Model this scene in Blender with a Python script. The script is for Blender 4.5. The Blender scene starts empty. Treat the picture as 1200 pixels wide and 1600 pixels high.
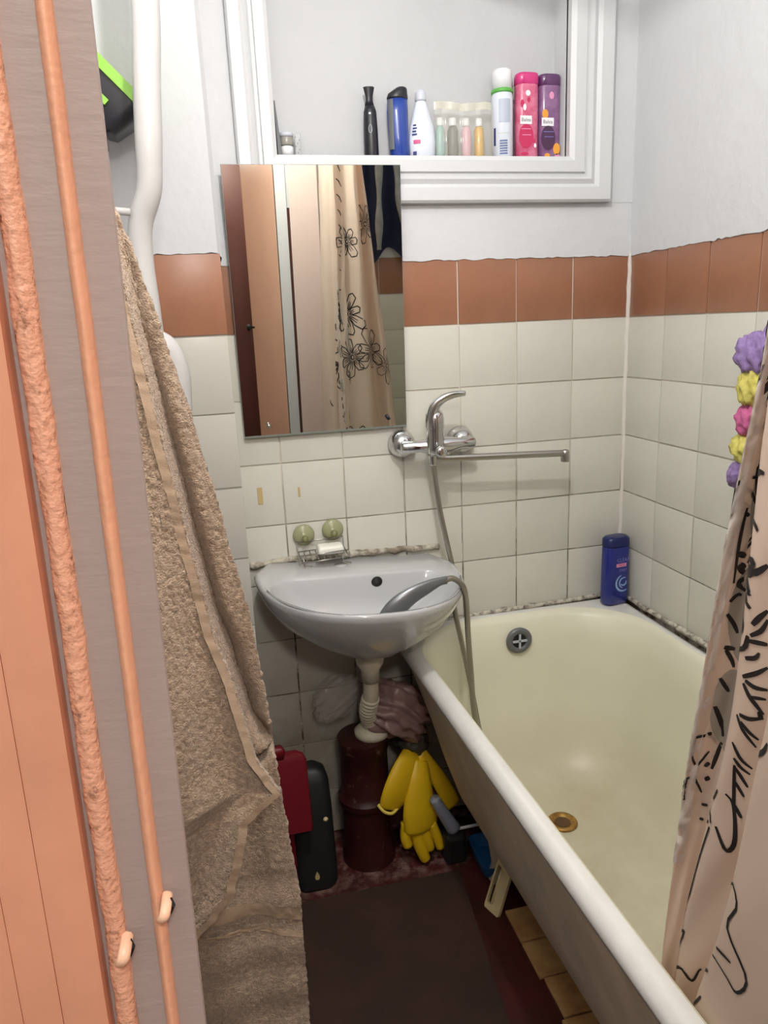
import bpy, bmesh, math, random
import numpy as np
from mathutils import Vector, Matrix, noise as mn

scene = bpy.context.scene
COL = scene.collection
random.seed(7)
PI = math.pi

# ------------------------------------------------------------------ camera
cam = bpy.data.cameras.new('camera')
cam_ob = bpy.data.objects.new('camera', cam)
COL.objects.link(cam_ob)
cam.sensor_fit = 'HORIZONTAL'
cam.sensor_width = 36.0
cam.lens = 36.0 * 1136.47 / 1200.0
cam.clip_start = 0.01
_f = Vector((0.2163128, 0.94438227, -0.24769113))
_r = Vector((0.97121396, -0.23406349, -0.0442462))
_u = Vector((0.09976078, 0.23099007, 0.96782817))
cam_ob.matrix_world = Matrix(((_r.x, _u.x, -_f.x, -1.0694), (_r.y, _u.y, -_f.y, -1.7409),
                              (_r.z, _u.z, -_f.z, 1.3535), (0, 0, 0, 1)))
scene.camera = cam_ob

# ------------------------------------------------------------------ world, lamps, exposure
scene.view_settings.view_transform = 'Standard'
scene.view_settings.look = 'None'
scene.view_settings.gamma = 1.0
scene.view_settings.use_curve_mapping = False
scene.view_settings.exposure = 0.0
world = bpy.data.worlds.new('world')
scene.world = world
world.use_nodes = True
world.node_tree.nodes['Background'].inputs[0].default_value = (0.9, 0.93, 1.0, 1)
world.node_tree.nodes['Background'].inputs[1].default_value = 0.05


def point_lamp(name, loc, power, color, radius):
    l = bpy.data.lights.new(name, 'POINT')
    l.energy = power
    l.color = color
    l.shadow_soft_size = radius
    o = bpy.data.objects.new(name, l)
    o.location = loc
    COL.objects.link(o)
    return o


BATH_LAMP = (-0.86, -1.10, 2.17)
HALL_LAMP = (-0.95, -2.35, 2.05)
point_lamp('bathroom_lamp_light', BATH_LAMP, 28.5, (1.0, 0.98, 0.945), 0.028)
point_lamp('corridor_lamp_light', HALL_LAMP, 30.0, (1.0, 0.95, 0.88), 0.09)


# ------------------------------------------------------------------ materials
def lin(c):
    return tuple((v / 12.92 if v <= 0.04045 else ((v + 0.055) / 1.055) ** 2.4) for v in [x / 255.0 for x in c])


def mat(name, col, rough=0.5, metal=0.0, var=0.0, vscale=12.0, col2=None, lo=0.4, hi=0.65, bump=0.0, bscale=150.0,
        bdist=0.002, bstretch=None, objvar=0.0, coat=0.0, alpha=1.0, trans=0.0, sheen=0.0, sss=0.0, vdetail=4.0):
    """Principled material; colour noise between col and col2, bump noise, per object value change."""
    m = bpy.data.materials.new(name)
    m.use_nodes = True
    nt = m.node_tree
    N, L = nt.nodes, nt.links
    b = N['Principled BSDF']
    c = tuple(lin(col)) + (1,)
    b.inputs['Base Color'].default_value = c
    b.inputs['Roughness'].default_value = rough
    b.inputs['Metallic'].default_value = metal
    if coat:
        b.inputs['Coat Weight'].default_value = coat
        b.inputs['Coat Roughness'].default_value = 0.08
    if sheen:
        b.inputs['Sheen Weight'].default_value = sheen
    if trans:
        b.inputs['Transmission Weight'].default_value = trans
    if alpha < 1:
        b.inputs['Alpha'].default_value = alpha
    tc = N.new('ShaderNodeTexCoord')
    out = None
    if col2 is not None or var:
        n = N.new('ShaderNodeTexNoise')
        n.inputs['Scale'].default_value = vscale
        n.inputs['Detail'].default_value = vdetail
        n.inputs['Roughness'].default_value = 0.65
        L.new(tc.outputs['Object'], n.inputs['Vector'])
        r = N.new('ShaderNodeValToRGB')
        r.color_ramp.elements[0].position = lo
        r.color_ramp.elements[1].position = hi
        c2 = tuple(lin(col2)) + (1,) if col2 is not None else tuple(v * (1 - var) for v in c[:3]) + (1,)
        r.color_ramp.elements[0].color = c
        r.color_ramp.elements[1].color = c2
        L.new(n.outputs['Fac'], r.inputs['Fac'])
        out = r.outputs['Color']
    if objvar:
        oi = N.new('ShaderNodeObjectInfo')
        mr = N.new('ShaderNodeMapRange')
        mr.inputs['To Min'].default_value = 1 - objvar
        mr.inputs['To Max'].default_value = 1 + objvar
        L.new(oi.outputs['Random'], mr.inputs['Value'])
        hs = N.new('ShaderNodeHueSaturation')
        if out is not None:
            L.new(out, hs.inputs['Color'])
        else:
            hs.inputs['Color'].default_value = c
        L.new(mr.outputs['Result'], hs.inputs['Value'])
        out = hs.outputs['Color']
    if out is not None:
        L.new(out, b.inputs['Base Color'])
    if bump:
        n2 = N.new('ShaderNodeTexNoise')
        n2.inputs['Scale'].default_value = bscale
        n2.inputs['Detail'].default_value = 3.0
        if bstretch:
            mp = N.new('ShaderNodeMapping')
            mp.inputs['Scale'].default_value = bstretch
            L.new(tc.outputs['Object'], mp.inputs['Vector'])
            L.new(mp.outputs['Vector'], n2.inputs['Vector'])
        else:
            L.new(tc.outputs['Object'], n2.inputs['Vector'])
        bp = N.new('ShaderNodeBump')
        bp.inputs['Strength'].default_value = bump
        bp.inputs['Distance'].default_value = bdist
        L.new(n2.outputs['Fac'], bp.inputs['Height'])
        L.new(bp.outputs['Normal'], b.inputs['Normal'])
    return m


def translucent(m, amount, col):
    """Let thin cloth pass some light."""
    nt = m.node_tree
    N, L = nt.nodes, nt.links
    b = N['Principled BSDF']
    t = N.new('ShaderNodeBsdfTranslucent')
    t.inputs['Color'].default_value = tuple(lin(col)) + (1,)
    mx = N.new('ShaderNodeMixShader')
    mx.inputs[0].default_value = amount
    L.new(b.outputs[0], mx.inputs[1])
    L.new(t.outputs[0], mx.inputs[2])
    L.new(mx.outputs[0], N['Material Output'].inputs['Surface'])
    return m


def thin_film(name, col, opacity, rough=0.15):
    """Thin clear plastic: part transparent, part glossy/diffuse."""
    m = mat(name, col, rough)
    nt = m.node_tree
    N, L = nt.nodes, nt.links
    b = N['Principled BSDF']
    t = N.new('ShaderNodeBsdfTransparent')
    mx = N.new('ShaderNodeMixShader')
    mx.inputs[0].default_value = opacity
    L.new(t.outputs[0], mx.inputs[1])
    L.new(b.outputs[0], mx.inputs[2])
    L.new(mx.outputs[0], N['Material Output'].inputs['Surface'])
    return m


def stained(m, stain, scale, lo, hi, axis=None, a0=0.0, a1=1.0, strength=1.0):
    """Mix a second (dirt, wear) colour into the base colour by noise, limited to a band of world coordinates."""
    nt = m.node_tree
    N, L = nt.nodes, nt.links
    b = N['Principled BSDF']
    src = b.inputs['Base Color'].links[0].from_socket if b.inputs['Base Color'].links else None
    g = N.new('ShaderNodeNewGeometry')
    n = N.new('ShaderNodeTexNoise')
    n.inputs['Scale'].default_value = scale
    n.inputs['Detail'].default_value = 6
    n.inputs['Roughness'].default_value = 0.7
    L.new(g.outputs['Position'], n.inputs['Vector'])
    mr = N.new('ShaderNodeMapRange')
    mr.inputs['From Min'].default_value = lo
    mr.inputs['From Max'].default_value = hi
    mr.inputs['To Max'].default_value = strength
    L.new(n.outputs['Fac'], mr.inputs['Value'])
    fac = mr.outputs['Result']
    if axis is not None:
        sx = N.new('ShaderNodeSeparateXYZ')
        L.new(g.outputs['Position'], sx.inputs['Vector'])
        m2 = N.new('ShaderNodeMapRange')
        m2.inputs['From Min'].default_value = a0
        m2.inputs['From Max'].default_value = a1
        L.new(sx.outputs[axis], m2.inputs['Value'])
        mu = N.new('ShaderNodeMath')
        mu.operation = 'MULTIPLY'
        L.new(fac, mu.inputs[0])
        L.new(m2.outputs['Result'], mu.inputs[1])
        fac = mu.outputs[0]
    mx = N.new('ShaderNodeMix')
    mx.data_type = 'RGBA'
    L.new(fac, mx.inputs[0])
    if src is not None:
        L.new(src, mx.inputs[6])
    else:
        mx.inputs[6].default_value = b.inputs['Base Color'].default_value
    mx.inputs[7].default_value = tuple(lin(stain)) + (1,)
    L.new(mx.outputs[2], b.inputs['Base Color'])
    return m


M = {}
M['paint'] = mat('white_wall_paint', (210, 211, 213), 0.62, bump=0.55, bscale=45, bdist=0.004, var=0.03, vscale=5)
M['paint2'] = mat('white_wood_paint', (210, 211, 212), 0.42, bump=0.25, bscale=70, bdist=0.002)
M['dimpaint'] = mat('dimmed_wall_paint', (192, 193, 195), 0.65, bump=0.4, bscale=45, bdist=0.003, var=0.03, vscale=5)  # white wall paint darkened to tame strong lamp light on niche back and pillar
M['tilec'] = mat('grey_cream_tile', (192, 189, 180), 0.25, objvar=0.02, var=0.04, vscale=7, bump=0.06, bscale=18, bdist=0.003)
M['ceil'] = mat('ceiling_paint', (230, 230, 230), 0.8)
M['tile'] = mat('cream_glazed_tile', (215, 213, 202), 0.22, objvar=0.025, var=0.04, vscale=7, bump=0.06, bscale=18, bdist=0.003)
stained(M['tile'], (150, 138, 116), 6.0, 0.2, 0.6, axis=2, a0=0.62, a1=0.30, strength=0.75)
M['tileb'] = mat('brown_glazed_tile', (156, 108, 82), 0.3, objvar=0.06, var=0.12, vscale=9, bump=0.06, bscale=18, bdist=0.003)
M['grout'] = stained(mat('grout', (222, 214, 202), 0.9), (92, 76, 56), 11, 0.36, 0.55, axis=2, a0=1.15, a1=0.70)
M['groutd'] = mat('light_grout', (224, 218, 210), 0.9)
M['caulk'] = mat('dirty_sealant', (205, 198, 182), 0.6, col2=(70, 54, 42), vscale=55, lo=0.44, hi=0.66, bump=0.6, bscale=90, bdist=0.004)
M['caulk2'] = mat('grey_sealant', (192, 186, 170), 0.7, col2=(128, 116, 98), vscale=40, lo=0.42, hi=0.62, bump=0.7, bscale=90, bdist=0.005)
M['enamel'] = mat('tub_enamel', (234, 231, 208), 0.38, var=0.05, vscale=3.0, bump=0.04, bscale=12, bdist=0.004)
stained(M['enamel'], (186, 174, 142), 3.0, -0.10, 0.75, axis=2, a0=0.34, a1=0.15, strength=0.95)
M['rimpaint'] = mat('rim_enamel', (226, 224, 218), 0.3, var=0.06, vscale=25)
M['apron'] = mat('tub_outer_paint', (226, 210, 184), 0.6, var=0.2, vscale=6, bump=0.2, bscale=30)
M['ceramic'] = mat('sink_ceramic', (190, 191, 192), 0.12, coat=0.4)
M['dark'] = mat('black_hole', (14, 14, 15), 0.6)
M['chrome'] = mat('chrome', (205, 205, 205), 0.12, 1.0, bump=0.05, bscale=60)
M['steel'] = mat('dull_steel', (176, 174, 168), 0.3, 1.0)
M['hose'] = mat('hose_steel', (165, 160, 150), 0.32, 0.9)
M['plasticw'] = mat('yellowed_white_plastic', (214, 206, 184), 0.45, var=0.12, vscale=14)
M['redpipe'] = mat('dark_red_pipe_paint', (50, 15, 14), 0.45, col2=(64, 27, 24), vscale=14, lo=0.45, hi=0.7, bump=0.4, bscale=40)
stained(M['redpipe'], (150, 118, 108), 34, 0.60, 0.72, strength=0.7)
M['floor'] = mat('worn_red_floor_paint', (74, 24, 21), 0.55, col2=(54, 22, 16), vscale=9, bump=0.3, bscale=40)
stained(M['floor'], (150, 122, 112), 22, 0.47, 0.66, axis=1, a0=-0.30, a1=-0.19, strength=0.75)
M['mat'] = mat('brown_mat', (60, 37, 27), 0.85, col2=(44, 27, 19), vscale=4, bump=0.5, bscale=500, bdist=0.002)
stained(M['mat'], (38, 26, 22), 10, 0.55, 0.68, strength=0.7)
M['tiley'] = mat('ochre_floor_tile', (196, 158, 104), 0.4, col2=(160, 112, 70), vscale=14, lo=0.4, hi=0.7)
M['salmon'] = mat('salmon_paint', (224, 164, 134), 0.45, var=0.1, vscale=16, bump=0.35, bscale=260, bdist=0.0006, bstretch=(1, 1, 0.15))
M['salmonb'] = stained(mat('worn_salmon_paint', (228, 174, 146), 0.5, bump=0.8, bscale=420, bdist=0.0012), (118, 76, 56), 160, 0.57, 0.65, strength=0.65)
M['bead'] = mat('bead_salmon_paint', (236, 180, 148), 0.45, var=0.08, vscale=90, bump=0.5, bscale=380, bdist=0.0006)
M['mauve'] = mat('grey_mauve_paint', (169, 156, 152), 0.5, var=0.08, vscale=14, bump=0.35, bscale=330, bdist=0.0005, bstretch=(0.35, 1, 1.3))
M['nailpaint'] = mat('painted_nail', (246, 205, 176), 0.4)
M['pinkboard'] = mat('pale_pink_paint', (222, 200, 192), 0.5)
M['darkdoor'] = mat('dark_red_door_paint', (86, 44, 37), 0.5, var=0.15, vscale=4)
M['hallwall'] = mat('corridor_wall', (214, 210, 206), 0.8)
M['towel'] = mat('beige_terry', (188, 163, 138), 1.0, col2=(158, 134, 110), vscale=160, lo=0.4, hi=0.62, bump=1.0, bscale=420, bdist=0.004, sheen=0.4)
M['towelband'] = mat('beige_woven_band', (180, 156, 131), 0.9, var=0.1, vscale=90, bump=0.5, bscale=600, bdist=0.001)
M['pipew'] = mat('white_pipe_paint', (190, 188, 186), 0.3, bump=0.25, bscale=60, bdist=0.002)
M['lime'] = mat('lime_plastic', (128, 182, 52), 0.4)
M['blackp'] = mat('black_plastic', (30, 30, 36), 0.4)
M['curtain'] = translucent(mat('curtain_cloth', (242, 220, 202), 0.6, bump=0.25, bscale=30, bdist=0.003), 0.4, (240, 222, 208))
M['print'] = mat('black_print', (34, 27, 26), 0.6)
M['hemcloth'] = translucent(mat('hem_cloth', (246, 240, 234), 0.6), 0.55, (246, 240, 234))
M['greyprint'] = mat('grey_print', (172, 160, 146), 0.6)
M['navy'] = mat('navy_cloth', (30, 36, 66), 0.9, var=0.3, vscale=30)
M['greycloth'] = mat('grey_cloth', (150, 150, 148), 0.9, var=0.2, vscale=40)
M['glass'] = mat('mirror_glass', (208, 212, 205), 0.01, 1.0)
M['mirror_edge'] = mat('mirror_edge', (120, 128, 122), 0.3)
M['wood'] = mat('rod_metal', (210, 210, 210), 0.3, 0.8)
M['blueb'] = mat('blue_bottle', (36, 66, 150), 0.28, coat=0.3)
M['bluesh'] = mat('deep_blue_bottle', (26, 40, 128), 0.22, coat=0.4)
M['bluecap'] = mat('dark_blue_cap', (28, 36, 92), 0.3)
M['whiteb'] = mat('white_bottle', (220, 226, 236), 0.3)
M['wcap'] = mat('white_cap', (232, 234, 236), 0.35)
M['greycap'] = mat('pale_grey_cap', (200, 204, 214), 0.35)
M['mint'] = mat('mint_liquid', (150, 186, 182), 0.3, var=0.12, vscale=60)
M['smoke'] = mat('grey_bottle', (112, 114, 112), 0.4)
M['pinkl'] = mat('pale_pink_bottle', (220, 176, 188), 0.35)
M['gold'] = mat('golden_bottle', (214, 168, 74), 0.35, var=0.1, vscale=50)
M['green'] = mat('green_band', (96, 176, 76), 0.4)
M['pink'] = mat('pink_bottle', (200, 82, 120), 0.3, col2=(222, 130, 158), vscale=28, coat=0.3)
M['pinkcap'] = mat('magenta_cap', (206, 50, 122), 0.25, coat=0.4)
M['purple'] = mat('purple_bottle', (126, 84, 130), 0.25, col2=(150, 108, 150), vscale=28, coat=0.3)
M['purplecap'] = mat('purple_cap', (92, 50, 98), 0.25, coat=0.4)
M['lblw'] = mat('white_label', (238, 238, 240), 0.5)
M['lblp'] = mat('raspberry_label', (196, 44, 92), 0.5)
M['lbld'] = mat('plum_label', (74, 42, 74), 0.5)
M['orange'] = mat('orange_print', (232, 160, 60), 0.5)
M['ink'] = mat('grey_ink', (96, 98, 104), 0.5)
M['inkb'] = mat('blue_ink', (84, 100, 150), 0.5)
M['navyink'] = mat('navy_ink', (40, 52, 110), 0.5)
M['magenta'] = mat('magenta_print', (206, 76, 130), 0.5)
M['sky'] = mat('light_blue_print', (150, 180, 226), 0.4)
M['lilac'] = mat('lilac_ink', (130, 130, 210), 0.4)
M['pinkbox'] = mat('pink_print', (226, 150, 190), 0.4)
M['silver'] = mat('silver_print', (190, 196, 204), 0.35)
M['vinyl'] = thin_film('clear_vinyl', (226, 224, 206), 0.22)
M['vinyl2'] = thin_film('clear_plastic', (205, 208, 208), 0.5)
M['pouchband'] = thin_film('pouch_band', (210, 206, 188), 0.72)
M['jar'] = mat('smoked_jar', (150, 146, 138), 0.25)
M['cup'] = mat('suction_cup', (190, 192, 150), 0.25, trans=0.35)
M['cupk'] = mat('suction_knob', (118, 120, 76), 0.4)
M['soap'] = mat('white_soap', (244, 242, 232), 0.4, sss=0.1)
M['yellow'] = mat('yellow_rubber', (216, 176, 20), 0.5, bump=0.2, bscale=120)
M['grayp'] = mat('grey_plastic', (140, 146, 160), 0.45)
M['bluep'] = mat('blue_plastic', (36, 96, 150), 0.45)
M['cream'] = mat('cream_plastic', (226, 208, 158), 0.45, var=0.1, vscale=20)
M['redp'] = mat('dark_red_plastic', (112, 18, 30), 0.45)
M['blackr'] = mat('black_rubber', (28, 29, 30), 0.5)
M['pinkbag'] = translucent(mat('mauve_bag', (158, 128, 124), 0.35), 0.2, (190, 150, 150))
M['clearbag'] = thin_film('clear_bag', (206, 196, 190), 0.28)
M['darkbag'] = mat('dark_bag', (70, 66, 56), 0.45)
M['purplef'] = mat('purple_mesh', (156, 130, 184), 0.75, var=0.3, vscale=70)
M['yellowf'] = mat('yellow_mesh', (220, 210, 110), 0.75, var=0.25, vscale=70)
M['pinkf'] = mat('pink_mesh', (206, 104, 152), 0.75, var=0.25, vscale=70)
M['rust'] = mat('rusty_brass', (176, 138, 70), 0.35, 0.6, col2=(140, 92, 44), vscale=60)
M['ovf'] = mat('grey_overflow', (112, 114, 118), 0.35, 0.3)
M['globe'] = mat('lamp_base', (235, 235, 235), 0.4)

# ------------------------------------------------------------------ object helpers
ORG = {}


def _link(name, me_or_none):
    o = bpy.data.objects.new(name, me_or_none)
    COL.objects.link(o)
    return o


def tag(o, label=None, cat=None, group=None, kind=None):
    if label:
        o['label'] = label
    if cat:
        o['category'] = cat
    if group:
        o['group'] = group
    if kind:
        o['kind'] = kind
    return o


def thing(name, label, cat, loc=(0, 0, 0), group=None, kind=None):
    o = _link(name, None)
    o.location = loc
    o.empty_display_size = 0.05
    ORG[o] = Vector(loc)
    return tag(o, label, cat, group, kind)


def obj(name, geo, material, parent=None, loc=None, smooth=False, label=None, auto=None):
    """geo = bmesh or (verts, faces) in world coordinates -> ONE mesh object."""
    me = bpy.data.meshes.new(name)
    if isinstance(geo, bmesh.types.BMesh):
        geo.to_mesh(me)
        geo.free()
    else:
        me.from_pydata([tuple(v) for v in geo[0]], [], [tuple(f) for f in geo[1]])
    bm = bmesh.new()
    bm.from_mesh(me)
    bmesh.ops.recalc_face_normals(bm, faces=bm.faces)
    org = ORG[parent] if parent is not None else Vector(loc or (0, 0, 0))
    bmesh.ops.translate(bm, verts=bm.verts, vec=-org)
    bm.to_mesh(me)
    bm.free()
    me.materials.append(material)
    if smooth:
        for p in me.polygons:
            p.use_smooth = True
    if auto:
        me.set_sharp_from_angle(angle=math.radians(auto))
    o = _link(name, me)
    if parent is not None:
        o.parent = parent
    else:
        o.location = org
    ORG[o] = org
    if label:
        o['label'] = label
    return o


def box(x0, x1, y0, y1, z0, z1, bev=0.0, seg=2, bm=None):
    b = bm or bmesh.new()
    vs = bmesh.ops.create_cube(b, size=1.0)['verts']
    sx, sy, sz = x1 - x0, y1 - y0, z1 - z0
    for v in vs:
        v.co = Vector(((x0 + x1) / 2 + v.co.x * sx, (y0 + y1) / 2 + v.co.y * sy, (z0 + z1) / 2 + v.co.z * sz))
    if bev:
        es = list({e for v in vs for e in v.link_edges})
        bmesh.ops.bevel(b, geom=es, offset=bev, segments=seg, profile=0.5, affect='EDGES')
    return b


def rings(rs, cap0=True, cap1=True, closed=True):
    """Loft a list of equally long vertex rings."""
    n = len(rs[0])
    V = [tuple(p) for r in rs for p in r]
    F = []
    m = n if closed else n - 1
    for i in range(len(rs) - 1):
        for j in range(m):
            a, b = i * n + j, i * n + (j + 1) % n
            F.append((a, b, b + n, a + n))
    if cap0:
        F.append(tuple(range(n))[::-1])
    if cap1:
        F.append(tuple((len(rs) - 1) * n + k for k in range(n)))
    return V, F


def lathe(c, prof, n=24, sx=1.0, sy=1.0, ang=0.0, axis='z'):
    """prof: list of (radius, height) from base upwards, around a vertical (or other) axis through c."""
    rs = []
    for r, h in prof:
        ring = []
        for k in range(n):
            a = 2 * PI * k / n
            x, y = r * sx * math.cos(a), r * sy * math.sin(a)
            x, y = x * math.cos(ang) - y * math.sin(ang), x * math.sin(ang) + y * math.cos(ang)
            if axis == 'z':
                ring.append((c[0] + x, c[1] + y, c[2] + h))
            elif axis == '-y':
                ring.append((c[0] + x, c[1] - h, c[2] + y))
            elif axis == '-x':
                ring.append((c[0] - h, c[1] + x, c[2] + y))
        rs.append(ring)
    return rings(rs)


def smooth_path(pts, sub=8):
    P = [Vector(p) for p in pts]
    out = []
    for i in range(len(P) - 1):
        p0 = P[max(i - 1, 0)]
        p1, p2 = P[i], P[i + 1]
        p3 = P[min(i + 2, len(P) - 1)]
        for s in range(sub):
            t = s / sub
            out.append(0.5 * ((2 * p1) + (-p0 + p2) * t + (2 * p0 - 5 * p1 + 4 * p2 - p3) * t * t + (-p0 + 3 * p1 - 3 * p2 + p3) * t ** 3))
    out.append(P[-1])
    return out


def tube(pts, r, n=10, flat=(1.0, 1.0), up=None):
    """Tube along points; r a number, a list or a function of the arc fraction."""
    P = [Vector(p) for p in pts]
    rs = []
    ref = Vector(up) if up else Vector((0.31, 0.17, 0.93))
    prev = None
    for i, p in enumerate(P):
        t = (P[min(i + 1, len(P) - 1)] - P[max(i - 1, 0)]).normalized()
        if prev is None:
            s = t.cross(ref)
            if s.length < 1e-4:
                s = t.cross(Vector((1, 0, 0)))
            s.normalize()
        else:
            s = (prev - t * prev.dot(t)).normalized()
        prev = s
        q = t.cross(s)
        f = i / (len(P) - 1)
        rad = r(f) if callable(r) else (r[i] if isinstance(r, (list, tuple)) else r)
        rs.append([p + s * (math.cos(2 * PI * k / n) * rad * flat[0]) + q * (math.sin(2 * PI * k / n) * rad * flat[1]) for k in range(n)])
    return rings(rs)


def grid(fn, nu, nv):
    V = [tuple(fn(i / nu, j / nv)) for j in range(nv + 1) for i in range(nu + 1)]
    F = [(j * (nu + 1) + i, j * (nu + 1) + i + 1, (j + 1) * (nu + 1) + i + 1, (j + 1) * (nu + 1) + i) for j in range(nv) for i in range(nu)]
    return V, F


def join(*gs):
    V, F = [], []
    for v, f in gs:
        o = len(V)
        V += list(v)
        F += [tuple(i + o for i in ff) for ff in f]
    return V, F


def bmgeo(b):
    b.verts.index_update()
    r = ([tuple(v.co) for v in b.verts], [tuple(v.index for v in f.verts) for f in b.faces])
    b.free()
    return r


def rrect(cx, cy, hx, hy, r, n=6):
    """Rounded rectangle outline."""
    pts = []
    r = min(r, hx, hy)
    for sx, sy, a0 in ((1, 1, 0), (-1, 1, PI / 2), (-1, -1, PI), (1, -1, 1.5 * PI)):
        for k in range(n + 1):
            a = a0 + PI / 2 * k / n
            pts.append((cx + sx * (hx - r) + r * math.cos(a), cy + sy * (hy - r) + r * math.sin(a)))
    return pts


def noise3(p, s=1.0):
    return mn.noise(Vector(p) * s)


def text_geo(body, size, mapper, res=2):
    """Built-in font lettering as mesh geometry; mapper takes the flat (x, y) to a world point."""
    cu = bpy.data.curves.new('lettering', 'FONT')
    cu.body = body
    cu.size = size
    cu.align_x = 'CENTER'
    cu.resolution_u = res
    o = bpy.data.objects.new('lettering', cu)
    COL.objects.link(o)
    dg = bpy.context.evaluated_depsgraph_get()
    me = bpy.data.meshes.new_from_object(o.evaluated_get(dg))
    V = [mapper(v.co.x, v.co.y) for v in me.vertices]
    F = [tuple(p.vertices) for p in me.polygons]
    bpy.data.objects.remove(o)
    bpy.data.curves.remove(cu)
    bpy.data.meshes.remove(me)
    return V, F


# ------------------------------------------------------------------ setting
Z_C = 2.5
X_L = -1.275
Y_R = -1.53

# niche (walled-up window) opening in the back wall
NX0, NX1, NZ0, NZ1, ND = -0.877, -0.187, 1.722, 2.22, 0.058


def wall_back_geo():
    b = bmesh.new()
    for x0, x1, z0, z1 in ((X_L, NX0, 0, Z_C), (NX1, 0.12, 0, Z_C), (NX0, NX1, 0, NZ0), (NX0, NX1, NZ1, Z_C)):
        box(x0, x1, 0.0, 0.12, z0, z1, bm=b)
    return b


wall_back = tag(obj('wall_back', wall_back_geo(), M['grout']), 'white plastered and tiled wall behind the washbasin', kind='structure')
obj('niche_back', box(NX0, NX1, ND, 0.12, NZ0, NZ1), M['dimpaint'], wall_back)
obj('niche_reveal', join(bmgeo(box(NX1 - 0.003, NX1, 0.0, ND, NZ0, NZ1)), bmgeo(box(NX0, NX0 + 0.003, 0.0, ND, NZ0, NZ1)),
                         bmgeo(box(NX0, NX1, 0.0, ND, NZ0 - 0.004, NZ0))), M['paint'], wall_back)


def ragged_plaster(x0, x1, z0, z1, y, holes=None, th=0.004, seed=0):
    """Plaster coat with an uneven lower edge."""
    n = max(4, int((x1 - x0) / 0.012))
    top, bot = [], []
    V, F = [], []
    for i in range(n + 1):
        x = x0 + (x1 - x0) * i / n
        zz = z0 + 0.004 * noise3((x * 30, seed, 0)) + 0.003 * noise3((x * 90, seed, 4))
        V += [(x, y - th, zz), (x, y - th, z1), (x, y + 0.002, zz - 0.0015)]
    for i in range(n):
        a = i * 3
        F += [(a, a + 3, a + 4, a + 1), (a, a + 2, a + 5, a + 3)]
    return V, F


g1 = ragged_plaster(-1.03, -0.0, 1.498, 1.622, 0.0, th=0.006)
g2 = bmgeo(box(-1.03, NX0, -0.006, 0.0, 1.6215, Z_C))
g3 = bmgeo(box(NX1, 0.0, -0.006, 0.0, 1.6215, Z_C))
g4 = bmgeo(box(NX0, NX1, -0.006, 0.0, NZ1, Z_C))
obj('plaster', join(g1, g2, g3, g4), M['paint'], wall_back)

wall_right = tag(obj('wall_right', box(0.0, 0.12, -2.9, 0.0, 0, Z_C), M['grout']), 'white plastered and tiled wall along the bathtub', kind='structure')


def swap_r(g):
    # (x along, y out) -> right wall: along x becomes y
    return [(p[1], p[0], p[2]) for p in g[0]], [f[::-1] for f in g[1]]


obj('plaster', swap_r(ragged_plaster(Y_R, 0.0, 1.498, Z_C, 0.0, seed=9, th=0.006)), M['paint'], wall_right)
wall_left = tag(obj('wall_left', box(X_L - 0.12, X_L, Y_R - 0.012, 0.12, 0, Z_C), M['paint']), 'white painted wall behind the riser pipe and towel', kind='structure')
wall_column = tag(obj('wall_column', box(X_L, -1.0245, -0.234, 0.0, 0, Z_C), M['tilec']), 'boxed pillar in the left corner beside the mirror', kind='structure')
pv, pf = ragged_plaster(X_L, -1.028, 1.502, Z_C, -0.234, seed=12, th=0.006)
pv2 = [(-1.0285, -0.2400, 1.502), (-1.0205, -0.230, 1.494), (-1.0205, 0.0, 1.496), (-1.0205, 0.0, Z_C), (-1.0205, -0.230, Z_C), (-1.0285, -0.2400, Z_C)]
obj('plaster', join((pv, pf), (pv2, [(0, 1, 4, 5), (1, 2, 3, 4)])), M['dimpaint'], wall_column)

# rear wall with the doorway, seen in the mirror
DX0, DX1, DZ = -1.11, -0.735, 2.02
b = bmesh.new()
for x0, x1, z0, z1, yo in ((X_L, DX0, 0, Z_C, Y_R - 0.012), (DX1, 0.0, 0, Z_C, Y_R - 0.07), (DX0, DX1, DZ, Z_C, Y_R - 0.07)):
    box(x0, x1, yo, Y_R, z0, z1, bm=b)
wall_rear = tag(obj('wall_rear', b, M['paint']), 'rear wall with the doorway and hung robe', kind='structure')

floor = tag(obj('floor', box(-2.3, 0.12, -2.9, 0.12, -0.08, 0.0), M['floor']), 'worn dark red painted floor', kind='structure')
ceiling = tag(obj('ceiling', box(-2.3, 0.12, -2.9, 0.12, Z_C, Z_C + 0.08), M['ceil']), 'white ceiling', kind='structure')
wall_corridor = tag(obj('wall_corridor', join(bmgeo(box(-2.3, 0.0, -2.9, -2.78, 0, Z_C)), bmgeo(box(-2.3, -2.2, -2.78, Y_R - 0.07, 0, Z_C)),
                    bmgeo(box(-2.2, -1.28, Y_R - 0.012, Y_R + 0.06, 0, Z_C))), M['hallwall']), 'corridor walls behind the doorway', kind='structure')

# ---- wall tiles: each a part of its wall, sharing two meshes
TP, TW = 0.152, 0.1490


def tile_mesh(name, m):
    b = box(-TW / 2, TW / 2, -0.0030, 0.001, -TW / 2, TW / 2)
    es = [e for e in b.edges if all(v.co.y < 0 for v in e.verts)]
    bmesh.ops.bevel(b, geom=es, offset=0.0013, segments=2, profile=0.6, affect='EDGES')
    me = bpy.data.meshes.new(name)
    b.to_mesh(me)
    b.free()
    for p in me.polygons:
        p.use_smooth = True
    me.set_sharp_from_angle(angle=math.radians(50))
    me.materials.append(m)
    return me


ME_T = tile_mesh('cream_tile', M['tile'])
ME_B = tile_mesh('brown_tile', M['tileb'])
ME_C = tile_mesh('pillar_tile', M['tilec'])
rt = random.Random(3)


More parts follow.
